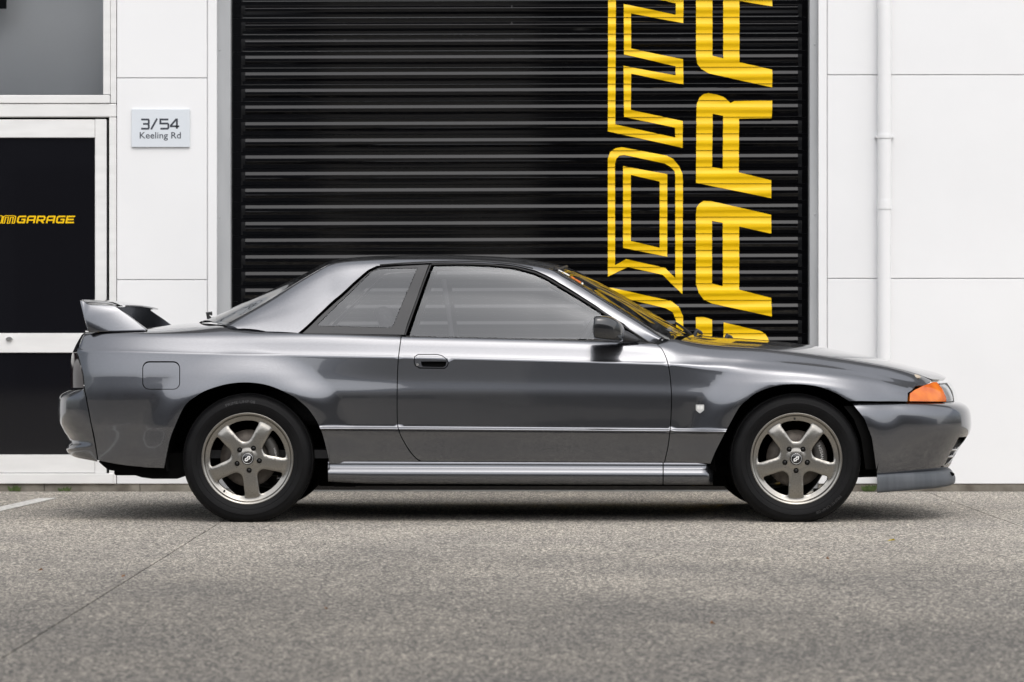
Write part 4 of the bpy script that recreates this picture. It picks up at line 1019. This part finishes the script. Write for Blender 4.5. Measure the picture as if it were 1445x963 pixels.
# ------------------------------------------------------------------ wheels
def lathe(name, prof_, m, par, n=72, c=(0, 0), closed=False):
    v = []; f = []; k = len(prof_)
    for i in range(n):
        a = 2*math.pi*i/n
        for r_, y in prof_: v.append((r_*math.cos(a), y, r_*math.sin(a)))
    for i in range(n):
        for j in range(k if closed else k-1):
            f.append((i*k+j, ((i+1) % n)*k+j, ((i+1) % n)*k+(j+1) % k, i*k+(j+1) % k))
    return mk(name, v, f, m, par, smooth=True)
def tyre_mesh(par, rr):
    pr = [(.212, .052), (.2165, .040), (.2215, .0345), (.228, .031), (.238, .0265), (.2405, .0255), (.2415, .0268), (.255, .0215), (.266, .0200), (.2675, .0212), (.280, .0225), (.290, .0270), (.297, .0330), (.3035, .0420), (.3085, .0535)]
    tr = [(.3095, .058), (.3030, .0595), (.3030, .066), (.3110, .0675), (.3118, .095), (.3050, .097), (.3050, .107), (.3120, .109), (.3123, .14), (.3120, .172), (.305, .174), (.305, .184), (.3118, .186), (.3110, .213), (.303, .2145), (.303, .221), (.3095, .2225)]
    bk = [(.300, .243), (.285, .255), (.26, .258), (.23, .25), (.212, .236)]
    P_ = pr+tr+bk; n = 160; v = []; k = len(P_); f = []
    for i in range(n):
        a = 2*math.pi*(i+.25*0)/n
        for j, (r_, y) in enumerate(P_):
            s_ = 1
            if j in (12, 13, 14) or j in (len(pr), ): r_ = r_-(.0028 if i % 2 else 0)   # shoulder blocks
            x_, z_ = r_*math.cos(a), r_*math.sin(a)
            if z_ < -rr:                                                            # flattened contact patch, bulged sidewall
                y = y-(.006 if y < .1 else -.006)*min(1, (-rr-z_)/.008); z_ = -rr
            v.append((x_, y, z_))
    for i in range(n):
        for j in range(k-1): f.append((i*k+j, ((i+1) % n)*k+j, ((i+1) % n)*k+j+1, i*k+j+1))
    o = mk('tyre', v, f, M['tyre'], par, smooth=True); o.data.set_sharp_from_angle(angle=R(40)); return o
def wheel_face(par, rot):
    """five broad spokes with rounded windows, dished, with real thickness"""
    ro = .2035; NW = 12
    outer = [(ro*math.cos(a), ro*math.sin(a)) for a in np.linspace(0, 2*math.pi, 121)[:-1]]
    half = [(.0815, 0), (.082, 4), (.084, 8.5), (.089, 12.5), (.098, 15.8), (.11, 18.2), (.13, 20.8), (.15, 22.8), (.166, 24), (.175, 24.2), (.1805, 22.8), (.1822, 19.5), (.1825, 12), (.1825, 4)]
    loops = [np.array(outer)]
    for k in range(5):
        ph = R(270+36+72*k+rot); pts = [(r_, -a) for r_, a in half[::-1]]+[(r_, a) for r_, a in half[1:]]
        loops.append(np.array([(r_*math.cos(ph+R(a)), r_*math.sin(ph+R(a))) for r_, a in pts]))
    for k in range(5):
        ph = R(270+72*k+rot); loops.append(np.array([(.0562*math.cos(ph)+.0128*math.cos(t), .0562*math.sin(ph)+.0128*math.sin(t)) for t in np.linspace(0, 2*math.pi, 17)[:-1]]))
    gg = np.array([(r_*math.cos(a), r_*math.sin(a)) for r_ in np.arange(.012, .2, .009) for a in np.linspace(0, 2*math.pi, max(8, int(r_*700)))[:-1]])
    k_ = inside(gg, loops[0])
    for h in loops[1:]: k_ &= ~inside(gg, h)
    gg = gg[k_]
    for h in loops: gg = gg[dist_poly(gg, h) > .0022]
    ex = []
    for h in loops[1:6]: ex += list(shrink(np.array(h), -.004))
    gg = np.vstack([gg[np.min([dist_poly(gg, h) for h in loops[1:6]], 0) > .0055], np.array(ex)])
    q, tri = cdt(loops, gg)
    dep = pchip([0, .02, .04, .043, .047, .075, .12, .165, .178, .186, .192, .197, .2035], [.046, .046, .046, .0465, .050, .0505, .0500, .0535, .057, .0605, .061, .0575, .0560])
    dl = np.min([dist_poly(q, h) for h in loops[1:6]], 0)
    rnd = np.where(dl < .004, .0028*(1-np.sqrt(np.clip(1-(1-dl/.004)**2, 0, 1))), 0)+.003*np.clip(1-dl/.02, 0, 1)**2-.003*np.clip(1-dl/.004, 0, 1)*0
    y = dep(np.hypot(q[:, 0], q[:, 1]))+rnd
    v = [(a, c_, b) for (a, b), c_ in zip(q, y)]; f = []
    for t in tri:
        a, b, c_ = (np.array(v[i]) for i in t); f.append(tuple(t) if np.cross(b-a, c_-a)[1] < 0 else tuple(t[::-1]))
    for i, h in enumerate(loops[1:], 1):
        dp_ = .034 if i < 6 else .02; b0 = len(v); k = len(h); yy = dep(np.hypot(h[:, 0], h[:, 1]))+(.0058 if i < 6 else 0)
        v += [(p_[0], y_, p_[1]) for p_, y_ in zip(h, yy)]+[(p_[0], y_+dp_, p_[1]) for p_, y_ in zip(h, yy)]
        cw = area(h) > 0
        for j in range(k):
            u = (b0+j, b0+(j+1) % k, b0+k+(j+1) % k, b0+k+j); f.append(u if cw else u[::-1])
    o = mk('spoke_face', v, f, M['alloy'], par, smooth=True); o.data.set_sharp_from_angle(angle=R(42)); return o
def ring_text(name, body, par, r0, size, a_mid, y, m, depth=.0008):
    v, f = text_mesh(body); v[:, 0] -= (v[:, 0].min()+v[:, 0].max())/2; out = []
    for x, z, _ in v:
        a = R(a_mid)-x*size*1.25/r0; r_ = r0+(z-.35)*size; out.append((r_*math.cos(a), y(r_)-depth, r_*math.sin(a)))
    return mk(name, out, f, m, par)
side_y = lambda r_: float(np.interp(r_, [.2415, .255, .266, .2675, .280, .290, .297], [.0268, .0215, .02, .0212, .0225, .027, .033]))
def wheel(c, rot, rear, far=False):
    e = empty('wheel', (c[0], 0, c[1]), car)
    tyre_mesh(e, c[1]-.0005)
    if not far:
        if rear:
            ring_text('tyre_lettering', 'PRIME·UHP·08', e, .273, .019, 97, side_y, M['tyre_text'], .0012)
        else:
            ring_text('tyre_lettering', 'PRIME·UHP·08', e, .273, .019, -55, side_y, M['tyre_text'], .0012)
    lathe('rim', [(.1995, .058), (.2030, .0565), (.2050, .052), (.2065, .0435), (.2085, .0405), (.2130, .0375), (.2175, .0355), (.2200, .0368), (.2205, .042), (.212, .05), (.204, .09)], M['alloy'], e, 120)
    lathe('rim_barrel', [(.1935, .062), (.188, .075), (.190, .10), (.195, .16), (.200, .235), (.212, .24), (.205, .1), (.2, .062)], M['barrel'], e, 64)
    wheel_face(e, rot)
    for k in range(5):
        ph = R(270+72*k+rot); b_ = (.0562*math.cos(ph), .0562*math.sin(ph))
        o = lathe('lug_nut', [(.0001, .0475), (.0055, .0478), (.0085, .051), (.0092, .066), (.0128, .067), (.0128, .073)], M['lug'], e, 12); o.location = (b_[0], 0, b_[1])
    lathe('centre_cap', [(.0001, .0405), (.027, .0410), (.0290, .0425), (.0300, .0465)], M['gloss_black'], e, 40)
    lathe('cap_ring', [(.0232, .0403), (.0237, .0397), (.0245, .0397), (.0250, .0404)], M['silver'], e, 40)
    for q_ in ([(-.0135, -.012), (-.001, -.012), (.0065, -.0015), (.0025, .0015), (-.004, -.0065), (-.0095, -.0065), (-.0045, .0035), (-.0095, .004), (-.0135, -.004)],):
        q2 = [(-a_, -b_) for a_, b_ in q_]
        for qq in (q_, q2): mk('cap_emblem', [(a_, .0398, b_) for a_, b_ in qq], [tuple(range(len(qq)))], M['white_print'], e)
    lathe('brake_disc', [(.062, .112), (.136, .112), (.1365, .114), (.1365, .134), (.062, .134)], M['disc'], e, 64)
    lathe('disc_hat', [(.0001, .080), (.070, .080), (.076, .084), (.078, .112)], M['rust'], e, 40)
    a0, a1 = (-12, 48) if rear else (-25, 38)
    A = np.radians(np.linspace(a0, a1, 12)); ri, ro_ = (.092, .152) if rear else (.088, .158)
    secs = [[(r_*math.cos(a), y_, r_*math.sin(a)) for r_, y_ in ((ri, .096), (ri+.012, .086), (ro_-.018, .086), (ro_, .100), (ro_, .15), (ri, .15))] for a in A]
    cal = loft('brake_caliper', secs, M['caliper'], e, 1)
    if not far:
        v, f = text_mesh('NISSAN'); v[:, 0] -= (v[:, 0].min()+v[:, 0].max())/2; s_ = .0185 if not rear else .0125; a_ = R(14 if not rear else 12); rc = .128 if not rear else .133
        out = []
        for x, z, _ in v:
            uu = a_-x*s_*1.1/rc; rr_ = rc+(z-.35)*s_; out.append((rr_*math.cos(uu), .0848, rr_*math.sin(uu)))
        mk('caliper_lettering', out, f, M['silver'], e)
    a_ = R(234 if rear else 92); o = lathe('tyre_valve', [(.0001, -.012), (.0045, -.012), (.005, .006)], M['rubber'], e, 10); o.location = (.1905*math.cos(a_), .066, .1905*math.sin(a_))
    return e
wr = wheel(WR, 7, True); wf = wheel(WF, 0, False)
for src, in ((wr,), (wf,)):
    e = src.copy(); col.objects.link(e); e.location = (src.location.x, 2*YC, src.location.z); e.rotation_euler = (0, 0, math.pi)
    for ch in src.children:
        if 'lettering' in ch.name: continue
        c_ = ch.copy(); col.objects.link(c_); c_.parent = e

# ------------------------------------------------------------------ weeds by the plinth, fallen leaves
def weed(px, py, Y, h_, n_, lab):
    x, _, z = un(px, py, Y); e = tag(empty('weed', (x, Y, 0)), lab, 'weed', 'weeds at the foot of the wall')
    v, f = [], []
    for k in range(n_):
        a = random.uniform(0, 2*math.pi); L_ = h_*random.uniform(.5, 1); b_ = Vector((random.uniform(-.03, .03), random.uniform(-.02, .0), 0)); t = Vector((math.cos(a)*.6, -abs(math.sin(a))*.3, 1)).normalized()
        s_ = Vector((t.z, 0, -t.x)).normalized()*L_*.16; i = len(v)
        v += [b_, b_+t*L_*.5+s_, b_+t*L_, b_+t*L_*.5-s_]; f.append((i, i+1, i+2, i+3))
    mk('leaf_blade', v, f, M['weed'], e)
weed(22, 692, YW-.03, .045, 26, 'small green weed in the kerb joint below the glass door, left one')
weed(92, 692, YW-.03, .04, 16, 'small green weed in the kerb joint below the glass door, right one')
weed(1226, 690, YW-.03, .05, 40, 'mossy weed at the wall foot just behind the front bumper lip')
def leaf(px, py, L_, a, m, lab, nm='fallen_leaf'):
    x, y = gp(px, py); ca, sa = math.cos(a), math.sin(a); v = []
    for u, w_, h_ in ((-.5, 0, .001), (-.2, .22, .006), (.2, .2, .009), (.5, 0, .004), (.2, -.2, .012), (-.2, -.22, .005)):
        v.append((x+L_*(u*ca-w_*sa), y+L_*(u*sa+w_*ca), .003+h_))
    o = mk(nm, [(p_[0]-x, p_[1]-y, p_[2]) for p_ in v], [(0, 1, 2, 3), (0, 3, 4, 5)], m); o.location = (x, y, 0)
    tag(o, lab, 'leaf', 'fallen leaves on the paving')
leaf(1258, 765, .035, .2, M['leaf_yellow'], 'bright yellow leaf on the paving in front of the front wheel')
for k, (px, py, lab) in enumerate(((57, 807, 'brown leaf crumb on the paving left of the long joint'), (174, 816, 'rust coloured leaf crumb just right of the long joint'), (1168, 791, 'dark leaf crumb below and left of the yellow leaf'), (1006, 883, 'orange brown leaf crumb in the right foreground paving'), (460, 862, 'brown leaf crumb in the middle foreground paving'))):
    leaf(px, py, .02, k*1.1, M['leaf_brown'], lab)
